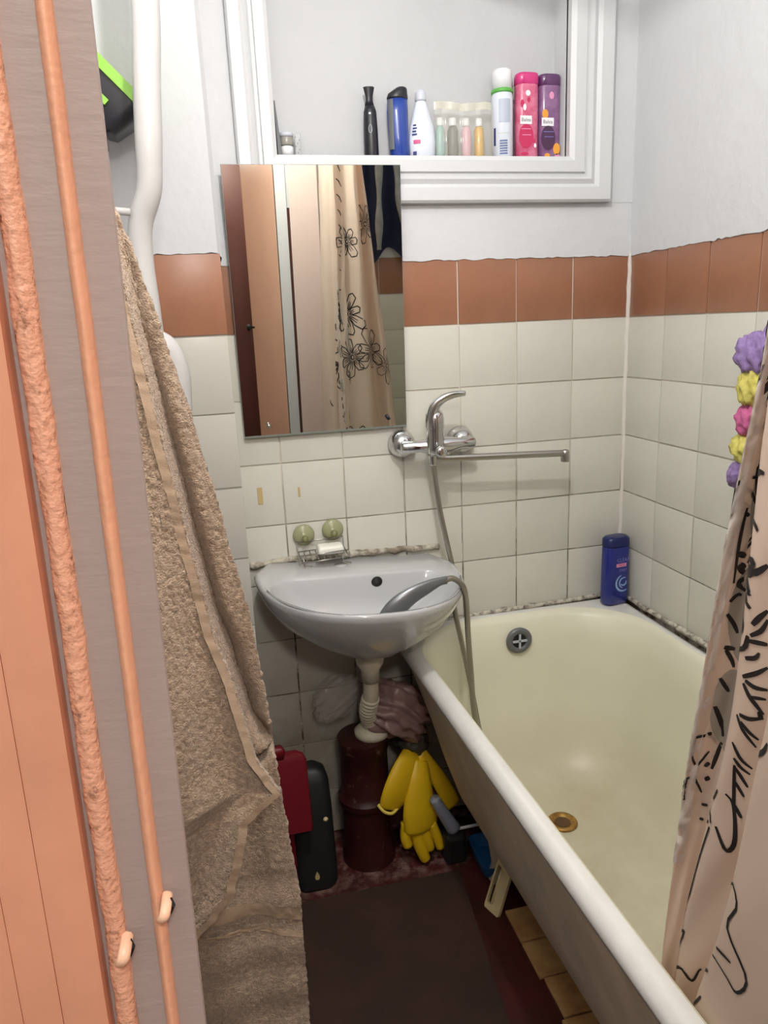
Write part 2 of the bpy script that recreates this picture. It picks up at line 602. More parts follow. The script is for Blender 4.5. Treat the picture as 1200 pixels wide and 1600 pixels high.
def put_tile(parent, side, a0, a1, z0, z1, brown=False, off=0.0, plain=None):
    """side 'b': faces -y at y=off, a along x; 'r': faces -x, a along y; 'f': faces +y (rear wall)."""
    o = _link('tile', ME_B if brown else (plain or ME_T))
    o.parent = parent
    w, h = a1 - a0 - 0.0034, z1 - z0 - 0.0030
    jit = 0.0008
    d = off - rt.uniform(0, 0.0012)
    am, zm = (a0 + a1) / 2 + rt.uniform(-jit, jit) * 0.5, (z0 + z1) / 2 + rt.uniform(-jit, jit) * 0.5
    org = ORG[parent]
    tilt = rt.uniform(-0.004, 0.004)
    if side == 'b':
        o.location = Vector((am, d, zm)) - org
        o.rotation_euler = (rt.uniform(-.004, .004), tilt, 0)
    elif side == 'r':
        o.location = Vector((d, am, zm)) - org
        o.rotation_euler = (0, rt.uniform(-.004, .004), -PI / 2 + tilt)
    else:
        o.location = Vector((am, off, zm)) - org
        o.rotation_euler = (0, 0, PI)
    o.scale = (w / TW, 1, h / TW)


ROW = [1.5 - 0.152 * k for k in range(11)]
XJ = [-0.008, -0.160, -0.312, -0.464, -0.616, -0.768, -0.920, -1.0225]
for k in range(10):
    for c in range(7):
        if k >= 6 and c < 3:
            continue
        z0 = max(ROW[k + 1], 0.0)
        put_tile(wall_back, 'b', XJ[c + 1], XJ[c], z0, ROW[k], k == 0)
YJ = [-0.008, -0.160] + [-0.160 - 0.152 * i for i in range(1, 10)]
for k in range(6):
    for c in range(9):
        put_tile(wall_right, 'r', max(YJ[c + 1], Y_R), YJ[c], ROW[k + 1], ROW[k], k == 0)
for k in range(8):
    z0, z1 = 1.503 - 0.1535 * (k + 1), 1.503 - 0.1535 * k
    put_tile(wall_column, 'b', -1.0225 - 0.152, -1.0225, z0, z1, k == 0, off=-0.234, plain=ME_C)
    put_tile(wall_column, 'b', X_L, -1.0225 - 0.152, z0, z1, k == 0, off=-0.234, plain=ME_C)
for k in range(5):
    for c in range(4):
        put_tile(wall_rear, 'f', XJ[c + 1], XJ[c], ROW[k + 1], ROW[k], k == 0, off=Y_R)

# chipped ochre stains on two cream tiles above the basin
obj('chip', join(bmgeo(box(-0.982, -0.970, -0.0052, -0.002, 0.948, 0.990, 0.001)), bmgeo(box(-0.884, -0.879, -0.0052, -0.002, 0.958, 0.982, 0.001))),
    mat('ochre_chip', (196, 172, 120), 0.7), wall_back)

# floor tiles along the tub
for i, y in enumerate((-0.310, -0.406, -0.502, -0.598, -0.694)):
    for c, (x0, x1) in enumerate(((-0.516, -0.434), (-0.431, -0.345))):
        if i == 0 and c == 0:
            continue
        if i == 3 and c == 0:
            x0, x1 = -0.508, -0.424
        if i == 3 and c == 1:
            x0 = -0.421
        o = obj('tile', box(x0, x1, y - 0.093, y - 0.001, 0.0, 0.008 + 0.001 * (i % 2), 0.0015, 1), M['tiley'], floor)

# window trim round the niche: four mitred profiled boards
PROF = [(0.0, 0.0), (0.0, 0.014), (0.10, 0.020), (0.34, 0.020), (0.37, 0.013), (0.44, 0.013), (0.50, 0.021), (0.60, 0.015), (0.68, 0.022), (0.95, 0.022), (1.0, 0.017), (1.0, 0.0)]
trim = tag(_link('trim_1', None), 'white moulded window trim framing the niche shelf', kind='structure')
ORG[trim] = Vector((0, 0, 0))
OX0, OX1, OZ0, OZ1 = -0.962, -0.076, 1.622, 2.32


def trim_corner(cx, cz, d, h):
    x = NX1 + (OX1 - NX1) * d if cx else NX0 + (OX0 - NX0) * d
    z = NZ1 + (OZ1 - NZ1) * d if cz else NZ0 + (OZ0 - NZ0) * d
    return (x, -h - 0.0092 if h > 0 else 0.0, z)


for c0, c1, nm in (((0, 0), (1, 0), 'bottom_rail'), ((1, 0), (1, 1), 'stile'), ((1, 1), (0, 1), 'top_rail'), ((0, 1), (0, 0), 'stile')):
    ra = [trim_corner(c0[0], c0[1], d, h) for d, h in PROF]
    rb = [trim_corner(c1[0], c1[1], d, h) for d, h in PROF]
    obj(nm, rings([ra, rb], closed=False, cap0=True, cap1=True), M['paint2'], trim)

# sealant beads


def bead(pts, r, m, name, label):
    P = smooth_path(pts, 14)
    V, F = tube(P, lambda f: r, 8)
    V = [Vector(v) + Vector((noise3(v, 70), noise3((v[0] + 3, v[1], v[2]), 70), noise3((v[0], v[1] + 5, v[2]), 70))) * r * 0.55 for v in V]
    return tag(obj(name, (V, F), m, smooth=True), label, kind='structure')


bead([(-0.46, -0.008, 0.586), (-0.30, -0.008, 0.590), (-0.15, -0.008, 0.592), (-0.012, -0.010, 0.594), (-0.008, -0.16, 0.600), (-0.008, -0.40, 0.604), (-0.008, -0.9, 0.604), (-0.008, -1.5, 0.604)],
     0.0068, M['caulk'], 'trim_2', 'mouldy sealant bead between the bathtub and the wall')
bead([(-1.015, -0.006, 0.797), (-0.90, -0.006, 0.801), (-0.77, -0.006, 0.798), (-0.64, -0.006, 0.795), (-0.53, -0.006, 0.791)], 0.0085, M['caulk2'], 'trim_3', 'crumbly grey sealant bead above the washbasin')
bead([(-0.004, -0.004, 1.505), (-0.005, -0.004, 1.2), (-0.004, -0.005, 0.9), (-0.005, -0.004, 0.61)], 0.0065, M['groutd'], 'trim_4', 'plaster fillet in the tiled corner')

# ---- door frame in the foreground (jamb seen face on) and the open door seen in the mirror


def lean(x, z):
    return x + 0.0145 * (z - 1.373)


def lean_board(x0, x1, y0, y1, z0=0.0, z1=2.02, rnd=0.0, wob=0.0, nz=60, n=7, seed=0):
    """Vertical board whose front can be rounded and whose edges wander like thick old paint."""
    rs = []
    for i in range(nz + 1):
        z = z0 + (z1 - z0) * i / nz
        ring = [(x0, y1), (x0, y0 + rnd)]
        for k in range(1, n):
            t = k / n
            ring.append((x0 + (x1 - x0) * t, y0 + rnd * (1 - math.sin(PI * t))))
        ring += [(x1, y0 + rnd), (x1, y1)]
        rr = []
        for (x, y) in ring:
            w = wob * (noise3((x * 400, z * 55, seed)) + 0.7 * noise3((x * 900, z * 190, seed + 3)))
            rr.append((lean(x, z) + w * (1 if y < y1 else 0), y + w * 0.7 * (1 if y < y1 else 0), z))
        rs.append(rr)
    return rings(rs)


jamb = tag(_link('door_1', None), 'salmon and grey painted old door frame in the foreground', kind='structure')
ORG[jamb] = Vector((0, 0, 0))
YB = -1.531
obj('casing_board', lean_board(-1.30, -1.1353, -1.5565, YB), M['salmon'], jamb)
obj('casing_board', lean_board(-1.1352, -1.1252, -1.5562, YB), M['salmon'], jamb)
obj('casing_board', lean_board(-1.1251, -1.1134, -1.5565, YB, rnd=0.0006, wob=0.00012), M['salmon'], jamb)
obj('groove', lean_board(-1.1136, -1.1112, -1.5480, YB), M['mauve'], jamb, label='grey painted groove')
obj('worn_strip', lean_board(-1.1116, -1.1062, -1.5535, YB, rnd=0.0016, wob=0.00045, nz=700, n=9, seed=4), M['salmonb'], jamb, smooth=True, label='lumpy worn salmon strip')
obj('rebate', lean_board(-1.1063, -1.0977, -1.5500, YB), M['mauve'], jamb, label='grey mauve painted rebate')
obj('bead', lean_board(-1.0982, -1.0946, -1.5535, YB, rnd=0.0024, wob=0.00013, nz=500, n=9, seed=8), M['bead'], jamb, smooth=True, label='thin salmon bead')
obj('rebate', lean_board(-1.0948, -1.0872, -1.5500, -1.546), M['mauve'], jamb, label='grey mauve painted edge')
obj('rebate', lean_board(-1.0948, -1.0885, -1.5460, YB), M['mauve'], jamb)
for (nx, nz, k) in ((-1.1090, 1.1845, 1.15), (-1.0965, 1.1955, 1.0)):
    X0 = lean(nx, 1.373)
    P = smooth_path([(X0 + 0.0006, -1.5515, nz + 0.0006), (X0 + 0.0003, -1.5560, nz), (X0 - 0.0003, -1.5576, nz - 0.0016 * k), (X0 - 0.0012, -1.5566, nz - 0.0034 * k)], 6)
    obj('bent_nail', tube(P, 0.0016 * k, 10, flat=(1.0, 0.7), up=(0, 1, 0)), M['nailpaint'], jamb, smooth=True, label='bent paint-covered nail')
    obj('nail_hole', tube([(X0 + 0.0017, -1.5540, nz + 0.001), (X0 + 0.0020, -1.5546, nz - 0.0012), (X0 + 0.0011, -1.5546, nz - 0.0036 * k)], [0.0003, 0.0008, 0.0004], 6), M['dark'], jamb, label='dark gouge beside the nail')
obj('right_jamb', box(DX1, -0.692, Y_R - 0.075, Y_R + 0.010, 0, DZ), M['paint2'], jamb, label='white right door jamb')
obj('jamb_gap', box(-0.692, -0.680, Y_R - 0.01, Y_R + 0.001, 0, 1.70), M['darkdoor'], jamb, label='dark gap beside the jamb')
obj('right_casing', box(-0.680, -0.560, Y_R, Y_R + 0.014, 0, DZ + 0.06, 0.004, 1), M['pinkboard'], jamb, label='pale pink casing board')
obj('lintel', box(-1.12, DX1, Y_R - 0.075, Y_R + 0.010, DZ, DZ + 0.06), M['paint2'], jamb, label='white lintel')

door2 = tag(_link('door_2', None), 'salmon painted door leaf standing open in the corridor', kind='structure')
ORG[door2] = Vector((0, 0, 0))
ha, hb = Vector((-0.7365, -1.545, 0)), Vector((-0.838, -1.965, 0))
dd = (hb - ha).normalized()
nn = Vector((-dd.y, dd.x, 0)) * 0.034
lv = [ha, hb, hb + nn, ha + nn + dd * 0.065]
leaf_v = [tuple(p + Vector((0, 0, z))) for z in (0.01, 2.0) for p in lv]
M['leafpaint'] = mat('pale_salmon_paint', (236, 184, 156), 0.45, var=0.06, vscale=5)
obj('leaf', (leaf_v, [(0, 1, 2, 3), (4, 5, 6, 7), (0, 1, 5, 4), (1, 2, 6, 5), (2, 3, 7, 6), (3, 0, 4, 7)]), M['leafpaint'], door2)
kc = hb - dd * 0.03 - nn * 0.0
obj('knob', lathe((kc.x - 0.0, kc.y + 0.02, 1.20), [(0.004, 0), (0.006, 0.012), (0.014, 0.02), (0.016, 0.03), (0.011, 0.038)], 14, axis='-x'), M['dark'], door2, smooth=True)
door3 = tag(_link('door_3', None), 'dark red corridor door behind the open leaf', kind='structure')
ORG[door3] = Vector((0, 0, 0))
obj('leaf', box(-1.40, -0.62, -2.775, -2.735, 0.0, 2.05), M['darkdoor'], door3)
obj('door_glass', box(-1.10, -0.90, -2.736, -2.73, 1.45, 1.95), M['dark'], door3)
lampb = thing('ceiling_lamp', 'small white ceiling lamp over the bathroom floor', 'lamp', (BATH_LAMP[0], BATH_LAMP[1], Z_C))
obj('lamp_base', lathe((BATH_LAMP[0], BATH_LAMP[1], Z_C - 0.05), [(0.035, 0), (0.06, 0.02), (0.06, 0.05)], 20), M['globe'], lampb, smooth=True)
obj('lamp_socket', lathe((BATH_LAMP[0], BATH_LAMP[1], Z_C - 0.16), [(0.018, 0), (0.022, 0.03), (0.018, 0.11)], 14), M['globe'], lampb, smooth=True)

# ------------------------------------------------------------------ bathtub


def tub_ring(z, inL, inR, inB, inF, r, n=10):
    """Outline: left edge tapers, insets from the outer plan, corner radius r."""
    y0, y1 = -0.0085 - inB, -1.518 + inF
    pts = []

    def xl(y):
        return -0.677 + 0.032 * (-y) + inL

    xr = -0.0085 - inR
    corners = [(xr, y0, 0), (None, y0, PI / 2), (None, y1, PI), (xr, y1, 1.5 * PI)]
    for ci, (cx, cy, a0) in enumerate(corners):
        sx = 1 if ci in (0, 3) else -1
        sy = 1 if ci in (0, 1) else -1
        for k in range(n + 1):
            a = a0 + PI / 2 * k / n
            yc = cy - sy * r
            y = yc + r * math.sin(a)
            if sx > 0:
                x = xr - r + r * math.cos(a)
            else:
                x = xl(y) + r + r * math.cos(a)
            pts.append((x, y, z))
    # subdivide long sides
    out = []
    for i, p in enumerate(pts):
        q = pts[(i + 1) % len(pts)]
        out.append(p)
        if (i + 1) % (n + 1) == 0:
            for s in range(1, 12):
                t = s / 12
                out.append(tuple(p[j] + (q[j] - p[j]) * t for j in range(3)))
    return out


tub = thing('bathtub', 'white enamelled bathtub along the right wall with worn rolled rim', 'bathtub', (-0.33, -0.76, 0.0))
inner = [tub_ring(0.589, 0.032, 0.024, 0.030, 0.03, 0.19), tub_ring(0.586, 0.037, 0.030, 0.042, 0.040, 0.19), tub_ring(0.574, 0.043, 0.040, 0.054, 0.050, 0.19),
         tub_ring(0.50, 0.054, 0.052, 0.066, 0.09, 0.18), tub_ring(0.40, 0.070, 0.064, 0.080, 0.15, 0.17), tub_ring(0.30, 0.088, 0.082, 0.098, 0.22, 0.16),
         tub_ring(0.23, 0.108, 0.098, 0.120, 0.28, 0.155), tub_ring(0.185, 0.140, 0.125, 0.148, 0.33, 0.14), tub_ring(0.163, 0.185, 0.165, 0.19, 0.37, 0.11), tub_ring(0.158, 0.24, 0.22, 0.25, 0.42, 0.06)]
basin = obj('basin', rings(inner, cap0=False, cap1=True), M['enamel'], tub, smooth=True)
rim = [tub_ring(0.556, 0.012, 0.010, 0.0105, 0.01, 0.03), tub_ring(0.558, 0.003, 0.002, 0.002, 0.003, 0.03), tub_ring(0.568, 0.0, 0.0, 0.0, 0.0, 0.03),
       tub_ring(0.580, 0.004, 0.002, 0.002, 0.003, 0.03), tub_ring(0.588, 0.014, 0.008, 0.008, 0.012, 0.035), tub_ring(0.5905, 0.024, 0.018, 0.020, 0.022, 0.06), tub_ring(0.589, 0.0325, 0.0245, 0.0305, 0.0305, 0.19)]
obj('rim', rings(rim, cap0=False, cap1=False), M['rimpaint'], tub, smooth=True, label='rolled rim with chipped enamel')
outer = [tub_ring(0.560, 0.015, 0.012, 0.012, 0.012, 0.03), tub_ring(0.50, 0.030, 0.03, 0.03, 0.02, 0.10), tub_ring(0.40, 0.055, 0.05, 0.05, 0.05, 0.14), tub_ring(0.30, 0.078, 0.07, 0.075, 0.12, 0.15),
         tub_ring(0.22, 0.102, 0.09, 0.10, 0.2, 0.15), tub_ring(0.165, 0.134, 0.12, 0.13, 0.27, 0.14), tub_ring(0.138, 0.175, 0.15, 0.17, 0.32, 0.12), tub_ring(0.130, 0.23, 0.2, 0.23, 0.4, 0.06)]
obj('outer_shell', rings(outer, cap0=False, cap1=True), M['apron'], tub, smooth=True, label='grey painted outside of the tub')
oc = (-0.338, -0.080, 0.530)
obj('overflow_grille', join(lathe(oc, [(0.034, -0.006), (0.036, 0.003), (0.033, 0.007), (0.022, 0.008), (0.020, 0.003), (0.0, 0.003)], 28, axis='-y')), M['ovf'], tub, smooth=True, label='grey overflow fitting')
obj('overflow_cross', join(bmgeo(box(oc[0] - 0.020, oc[0] + 0.020, oc[1] - 0.0085, oc[1] - 0.004, oc[2] - 0.0025, oc[2] + 0.0025)), bmgeo(box(oc[0] - 0.0025, oc[0] + 0.0025, oc[1] - 0.0085, oc[1] - 0.004, oc[2] - 0.020, oc[2] + 0.020))), M['silver'], tub)
obj('overflow_hole', lathe((oc[0], oc[1], oc[2]), [(0.0, 0.003), (0.0195, 0.0032), (0.0195, 0.0038), (0.0, 0.004)], 24, axis='-y'), M['dark'], tub)
dc = (-0.337, -0.340, 0.1585)
obj('drain_ring', lathe(dc, [(0.034, 0), (0.036, 0.004), (0.033, 0.007), (0.024, 0.006), (0.021, 0.002), (0.0, 0.001)], 28), M['rust'], tub, smooth=True, label='yellowed drain ring')
obj('drain_hole', lathe(dc, [(0.0, 0.0015), (0.019, 0.0028), (0.019, 0.0032), (0.0, 0.0032)], 20), mat('drain_shadow', (90, 62, 32), 0.5), tub)
for fx, fy in ((-0.49, -0.30), (-0.16, -0.30), (-0.47, -1.12), (-0.16, -1.12)):
    obj('foot', lathe((fx, fy, 0.0), [(0.022, 0), (0.026, 0.01), (0.016, 0.05), (0.026, 0.12), (0.026, 0.132)], 10), M['apron'], tub, smooth=True)

# ------------------------------------------------------------------ washbasin
SX, SZ = -0.767, 0.7885


def szl(x):
    return SZ - 0.0125 * (x - SX) / 0.245


def sink_outline(a, b0, b, yb, n=44, p=2.25):
    """D shape: straight back at y=yb, half width a, sides straight to yb-b0, then a superellipse reaching -b further."""
    pts = []
    for k in range(n + 1):
        t = PI * k / n
        c, s = math.cos(t), math.sin(t)
        x = a * math.copysign(abs(c) ** (2 / p), c)
        y = yb - b0 - b * abs(s) ** (2 / p)
        pts.append((SX + x, y))
    nb = 14
    for k in range(1, nb):
        pts.append((SX - a + 2 * a * k / nb, yb))
    # round back corners lightly by keeping straight edge points only
    return pts


def sring(z, a, b0, b, yb, dx=0.0, p=2.25):
    return [(x + dx, y, z + szl(x) - SZ) for x, y in sink_outline(a, b0, b, yb, p=p)]


Yb = -0.0075
srs = [sring(0.634, 0.045, 0.10, 0.045, -0.13), sring(0.640, 0.085, 0.10, 0.10, -0.09), sring(0.662, 0.150, 0.09, 0.175, -0.045), sring(0.700, 0.205, 0.085, 0.25, -0.015),
       sring(0.740, 0.233, 0.08, 0.293, Yb), sring(0.768, 0.243, 0.08, 0.312, Yb), sring(0.781, 0.245, 0.08, 0.316, Yb), sring(0.788, 0.241, 0.08, 0.312, Yb - 0.003), sring(0.7895, 0.234, 0.078, 0.306, Yb - 0.008),
       sring(0.7890, 0.226, 0.062, 0.238, -0.098), sring(0.7880, 0.2165, 0.052, 0.212, -0.127), sring(0.7855, 0.2135, 0.050, 0.2065, -0.1325), sring(0.780, 0.2105, 0.05, 0.203, -0.1355), sring(0.765, 0.203, 0.047, 0.195, -0.140),
       sring(0.735, 0.183, 0.042, 0.176, -0.147), sring(0.705, 0.148, 0.035, 0.142, -0.160), sring(0.688, 0.095, 0.03, 0.090, -0.185), sring(0.682, 0.03, 0.02, 0.03, -0.22)]
sink = thing('washbasin', 'white ceramic washbasin on the tiled wall under the mirror', 'sink', (SX, -0.01, 0.63))
obj('bowl', rings(srs), M['ceramic'], sink, smooth=True)
obj('overflow_hole', lathe((-0.728, -0.1345, 0.765), [(0.0, 0.004), (0.0125, 0.0045), (0.0135, 0.0065), (0.011, 0.009), (0.0, 0.007)], 18, axis='-y'), M['dark'], sink, smooth=True)
obj('tap_hole_plug', lathe((-0.800, -0.062, 0.7905), [(0.0, 0.0), (0.016, 0.0), (0.016, 0.0012), (0.0, 0.0014)], 20), M['ceramic'], sink, smooth=True)
obj('tailpiece', lathe((-0.768, -0.205, 0.545), [(0.021, 0.0), (0.022, 0.03), (0.031, 0.045), (0.035, 0.07), (0.036, 0.096)], 20), M['plasticw'], sink, smooth=True)
P = smooth_path([(-0.768, -0.203, 0.55), (-0.768, -0.195, 0.50), (-0.772, -0.172, 0.452), (-0.764, -0.142, 0.405), (-0.755, -0.128, 0.378)], 44)
obj('corrugated_hose', tube(P, lambda f: 0.0185 if f < 0.28 else 0.0225 - 0.0065 * (1 - abs(math.sin(f * 58))) ** 2, 16), M['plasticw'], sink, smooth=True)
obj('rubber_cuff', lathe((-0.757, -0.128, 0.352), [(0.034, 0.0), (0.043, 0.006), (0.045, 0.018), (0.036, 0.026), (0.024, 0.034)], 22), M['plasticw'], sink, smooth=True)

# cast iron sewer pipe
sewer = thing('sewer_pipe', 'dark red cast iron sewer pipe under the washbasin with peeling paint', 'pipe', (-0.790, -0.11, 0.0))
obj('riser', lathe((-0.780, -0.118, 0.0), [(0.070, 0.0), (0.069, 0.03), (0.064, 0.05), (0.063, 0.13), (0.064, 0.165), (0.071, 0.172), (0.072, 0.188), (0.066, 0.196), (0.0615, 0.205), (0.0605, 0.315), (0.064, 0.320), (0.065, 0.352), (0.055, 0.356)], 26), M['redpipe'], sewer, smooth=True, auto=40)
obj('branch', tube([(-0.74, -0.11, 0.10), (-0.66, -0.10, 0.13), (-0.60, -0.095, 0.150), (-0.575, -0.10, 0.155)], [0.05, 0.045, 0.036, 0.034], 14), M['redpipe'], sewer, smooth=True)
obj('collar', lathe((-0.605, -0.097, 0.150), [(0.036, -0.02), (0.045, -0.015), (0.045, 0.015), (0.036, 0.02)], 16, axis='-x'), mat('old_mauve_pipe', (116, 74, 70), 0.5), sewer, smooth=True)

# ------------------------------------------------------------------ mixer tap
tap = thing('mixer_tap', 'chrome wall mixer tap with long swivel spout over tub and basin', 'tap', (-0.545, -0.05, 1.07))
for cx in (-0.622, -0.470):
    o = obj('escutcheon', lathe((cx, -0.0075, 1.068 + (0.002 if cx < -0.5 else 0)), [(0.033, 0.0), (0.034, 0.010), (0.031, 0.024), (0.024, 0.037), (0.013, 0.044), (0.0, 0.045)], 26, axis='-y'), M['chrome'], tap, smooth=True)
    obj('union', lathe((cx, -0.040, 1.068), [(0.012, 0), (0.016, 0.004), (0.016, 0.03), (0.012, 0.036)], 6, axis='-y'), M['chrome'], tap)
obj('body', tube([(-0.638, -0.066, 1.068), (-0.632, -0.066, 1.068), (-0.59, -0.068, 1.068), (-0.565, -0.072, 1.068), (-0.52, -0.072, 1.068), (-0.49, -0.068, 1.068), (-0.455, -0.066, 1.068), (-0.449, -0.066, 1.068)], [0.010, 0.0155, 0.0145, 0.020, 0.020, 0.0145, 0.0155, 0.010], 18), M['chrome'], tap, smooth=True)
obj('cartridge', lathe((-0.556, -0.084, 1.048), [(0.017, 0.0), (0.020, 0.006), (0.0215, 0.03), (0.0215, 0.062), (0.0225, 0.066), (0.0225, 0.085), (0.021, 0.098), (0.013, 0.108), (0.0, 0.110)], 24), M['chrome'], tap, smooth=True)
LP = smooth_path([(-0.557, -0.085, 1.118), (-0.561, -0.088, 1.142), (-0.556, -0.093, 1.166), (-0.538, -0.098, 1.182), (-0.512, -0.102, 1.190), (-0.486, -0.103, 1.191)], 6)
obj('lever', tube(LP, lambda f: 0.0225 - 0.0145 * f ** 0.8, 14, flat=(1.0, 0.75 - 0.0), up=(0.3, 0.0, -1.0)), M['chrome'], tap, smooth=True)
SP = smooth_path([(-0.556, -0.084, 1.040), (-0.52, -0.086, 1.037), (-0.42, -0.089, 1.033), (-0.31, -0.092, 1.029), (-0.232, -0.094, 1.026), (-0.216, -0.094, 1.025)], 5)
obj('spout', join(tube(SP, 0.0085, 12), lathe((-0.221, -0.094, 1.004), [(0.0095, 0.0), (0.0105, 0.003), (0.0105, 0.020), (0.010, 0.028), (0.004, 0.031)], 16)), M['steel'], tap, smooth=True)
obj('diverter', join(lathe((-0.556, -0.100, 1.062), [(0.010, 0), (0.011, 0.02), (0.014, 0.022), (0.014, 0.034), (0.009, 0.038)], 14, axis='-y'), lathe((-0.563, -0.084, 1.022), [(0.0095, 0), (0.011, 0.004), (0.011, 0.022), (0.013, 0.028)], 12)), M['chrome'], tap, smooth=True)

# hand shower: hose and handset
shower = thing('hand_shower', 'chrome hand shower lying in the washbasin with hose looping over the tub', 'hand shower', (-0.65, -0.30, 0.77))
HP = smooth_path([(-0.563, -0.084, 1.028), (-0.560, -0.088, 0.99), (-0.551, -0.092, 0.91), (-0.533, -0.088, 0.82), (-0.515, -0.075, 0.74), (-0.524, -0.105, 0.66), (-0.512, -0.120, 0.57), (-0.494, -0.130, 0.46), (-0.480, -0.150, 0.34), (-0.478, -0.19, 0.26),
                  (-0.490, -0.24, 0.27), (-0.515, -0.262, 0.36), (-0.535, -0.268, 0.46), (-0.541, -0.268, 0.56), (-0.547, -0.270, 0.65), (-0.555, -0.283, 0.74), (-0.566, -0.292, 0.785), (-0.588, -0.292, 0.806), (-0.612, -0.298, 0.806)], 26)
obj('hose', tube(HP, lambda f: 0.0066 + 0.0005 * math.sin(f * 1500), 10), M['hose'], shower, smooth=True)
HS = smooth_path([(-0.605, -0.297, 0.8065), (-0.625, -0.302, 0.806), (-0.655, -0.308, 0.799), (-0.695, -0.312, 0.784), (-0.735, -0.314, 0.757), (-0.768, -0.314, 0.728)], 6)
obj('handset', tube(HS, lambda f: 0.0095 + 0.014 * max(0, min(1, (f - 0.15) / 0.55)) - 0.019 * max(0, (f - 0.74) / 0.26) ** 2, 16, flat=(1.0, 0.55), up=(0, 1, 0)), mat('grey_handset', (128, 130, 132), 0.3, 0.6), shower, smooth=True, label='grey chrome shower head')

# soap dish
dish = thing('soap_dish', 'wire soap dish on two suction cups above the washbasin', 'soap dish', (-0.84, -0.03, 0.80))
for cx, cz in ((-0.879, 0.862), (-0.806, 0.868)):
    c = obj('suction_cup', lathe((cx, -0.0085, cz), [(0.027, 0.0), (0.027, 0.002), (0.020, 0.006), (0.010, 0.011), (0.0, 0.012)], 24, axis='-y'), M['cup'], dish, smooth=True)
    obj('knob', lathe((cx + 0.001, -0.018, cz - 0.006), [(0.0075, 0), (0.009, 0.008), (0.007, 0.014), (0.0, 0.015)], 14, axis='-y'), M['cupk'], c, smooth=True)
W = []
wx0, wx1 = -0.898, -0.782


def wire(pts, r=0.0016):
    W.append(tube(pts, r, 6))


for zz, yy in ((0.846, -0.016), (0.812, -0.080)):
    wire([(wx0, yy, zz), (wx1, yy, zz + 0.004)])
for xx in (wx0, wx1):
    wire([(xx, -0.016, 0.846), (xx, -0.020, 0.826), (xx + 0.002, -0.078, 0.816), (xx + 0.002, -0.082, 0.830)])
for k in range(9):
    xx = wx0 + (wx1 - wx0) * k / 8
    wire([(xx, -0.018, 0.822), (xx, -0.08, 0.817)], 0.0012)
wire([(wx0, -0.082, 0.830), (wx1, -0.082, 0.834)])
wire([(wx0, -0.018, 0.822), (wx1, -0.018, 0.826)])
for xx in (wx0 + 0.01, wx1 - 0.01):
    wire([(xx, -0.05, 0.818), (xx, -0.055, 0.797), (xx + 0.02, -0.06, 0.7935)])
obj('wire_basket', join(*W), M['steel'], dish, smooth=True)
tag(obj('soap_bar', box(-0.853, -0.790, -0.072, -0.028, 0.8225, 0.8425, 0.007, 3), M['soap'], loc=(-0.82, -0.05, 0.8225), smooth=True), 'white bar of soap lying in the wire dish', 'soap')

# mirror, leaning out a little at the top
MT = 0.046
mir = thing('mirror', 'frameless rectangular wall mirror between niche and washbasin', 'mirror', (-0.80, -0.012, 1.113))


def mp(x, h, d=0.0):
    """Point on the mirror: h up along the glass, d towards the room."""
    return (x, -0.0125 - math.sin(MT) * h - math.cos(MT) * d, 1.1135 + math.cos(MT) * h - math.sin(MT) * d)


def mslab(x0, x1, h0, h1, d0, d1):
    V = [mp(x, h, d) for d in (d0, d1) for (x, h) in ((x0, h0), (x1, h0), (x1, h1), (x0, h1))]
    return V, [(0, 1, 2, 3), (4, 5, 6, 7), (0, 1, 5, 4), (1, 2, 6, 5), (2, 3, 7, 6), (3, 0, 4, 7)]


MX0, MX1, MH = -1.0005, -0.6075, 0.586
obj('backing', mslab(MX0, MX1, 0, MH, 0, 0.004), M['mirror_edge'], mir)
obj('glass', mslab(MX0 + 0.001, MX1 - 0.001, 0.001, MH - 0.001, 0.004, 0.0046), M['glass'], mir)
obj('bottom_edge', mslab(MX0, MX1, -0.001, 0.003, 0.0035, 0.0056), M['mirror_edge'], mir)
for cx in (-0.945, -0.658):
    obj('clip', tube([mp(cx, 0.030, 0.004), mp(cx + 0.002, 0.026, 0.009), mp(cx + 0.006, 0.020, 0.009)], 0.0042, 8), M['steel'] if cx < -0.8 else M['blackp'], mir, smooth=True)

# ------------------------------------------------------------------ bottles in the niche
SH = NZ0  # shelf height
BY = 0.026


def cyl_map(c, r, rot=-0.30, eps=0.0006, sy=1.0):
    """Flat label coordinates onto the front of a round bottle; rot turns the front towards -x."""
    def f(x, y):
        a = -PI / 2 + rot + x / r
        return (c[0] + (r + eps) * math.cos(a), c[1] + (r + eps) * sy * math.sin(a), c[2] + y)
    return f


def patch(c, r, x0, x1, y0, y1, rnd=0.0, rot=-0.30, eps=0.0005, n=8, sy=1.0):
    mpf = cyl_map(c, r, rot, eps, sy)
    if rnd == 'ellipse':
        cx, cy = (x0 + x1) / 2, (y0 + y1) / 2
        pts = [(cx + (x1 - x0) / 2 * math.cos(2 * PI * k / 24), cy + (y1 - y0) / 2 * math.sin(2 * PI * k / 24)) for k in range(24)]
        return [mpf(cx, cy)] + [mpf(*p) for p in pts], [(0, 1 + k, 1 + (k + 1) % 24) for k in range(24)]
    return grid(lambda u, v: mpf(x0 + (x1 - x0) * u, y0 + (y1 - y0) * v), n, 2)


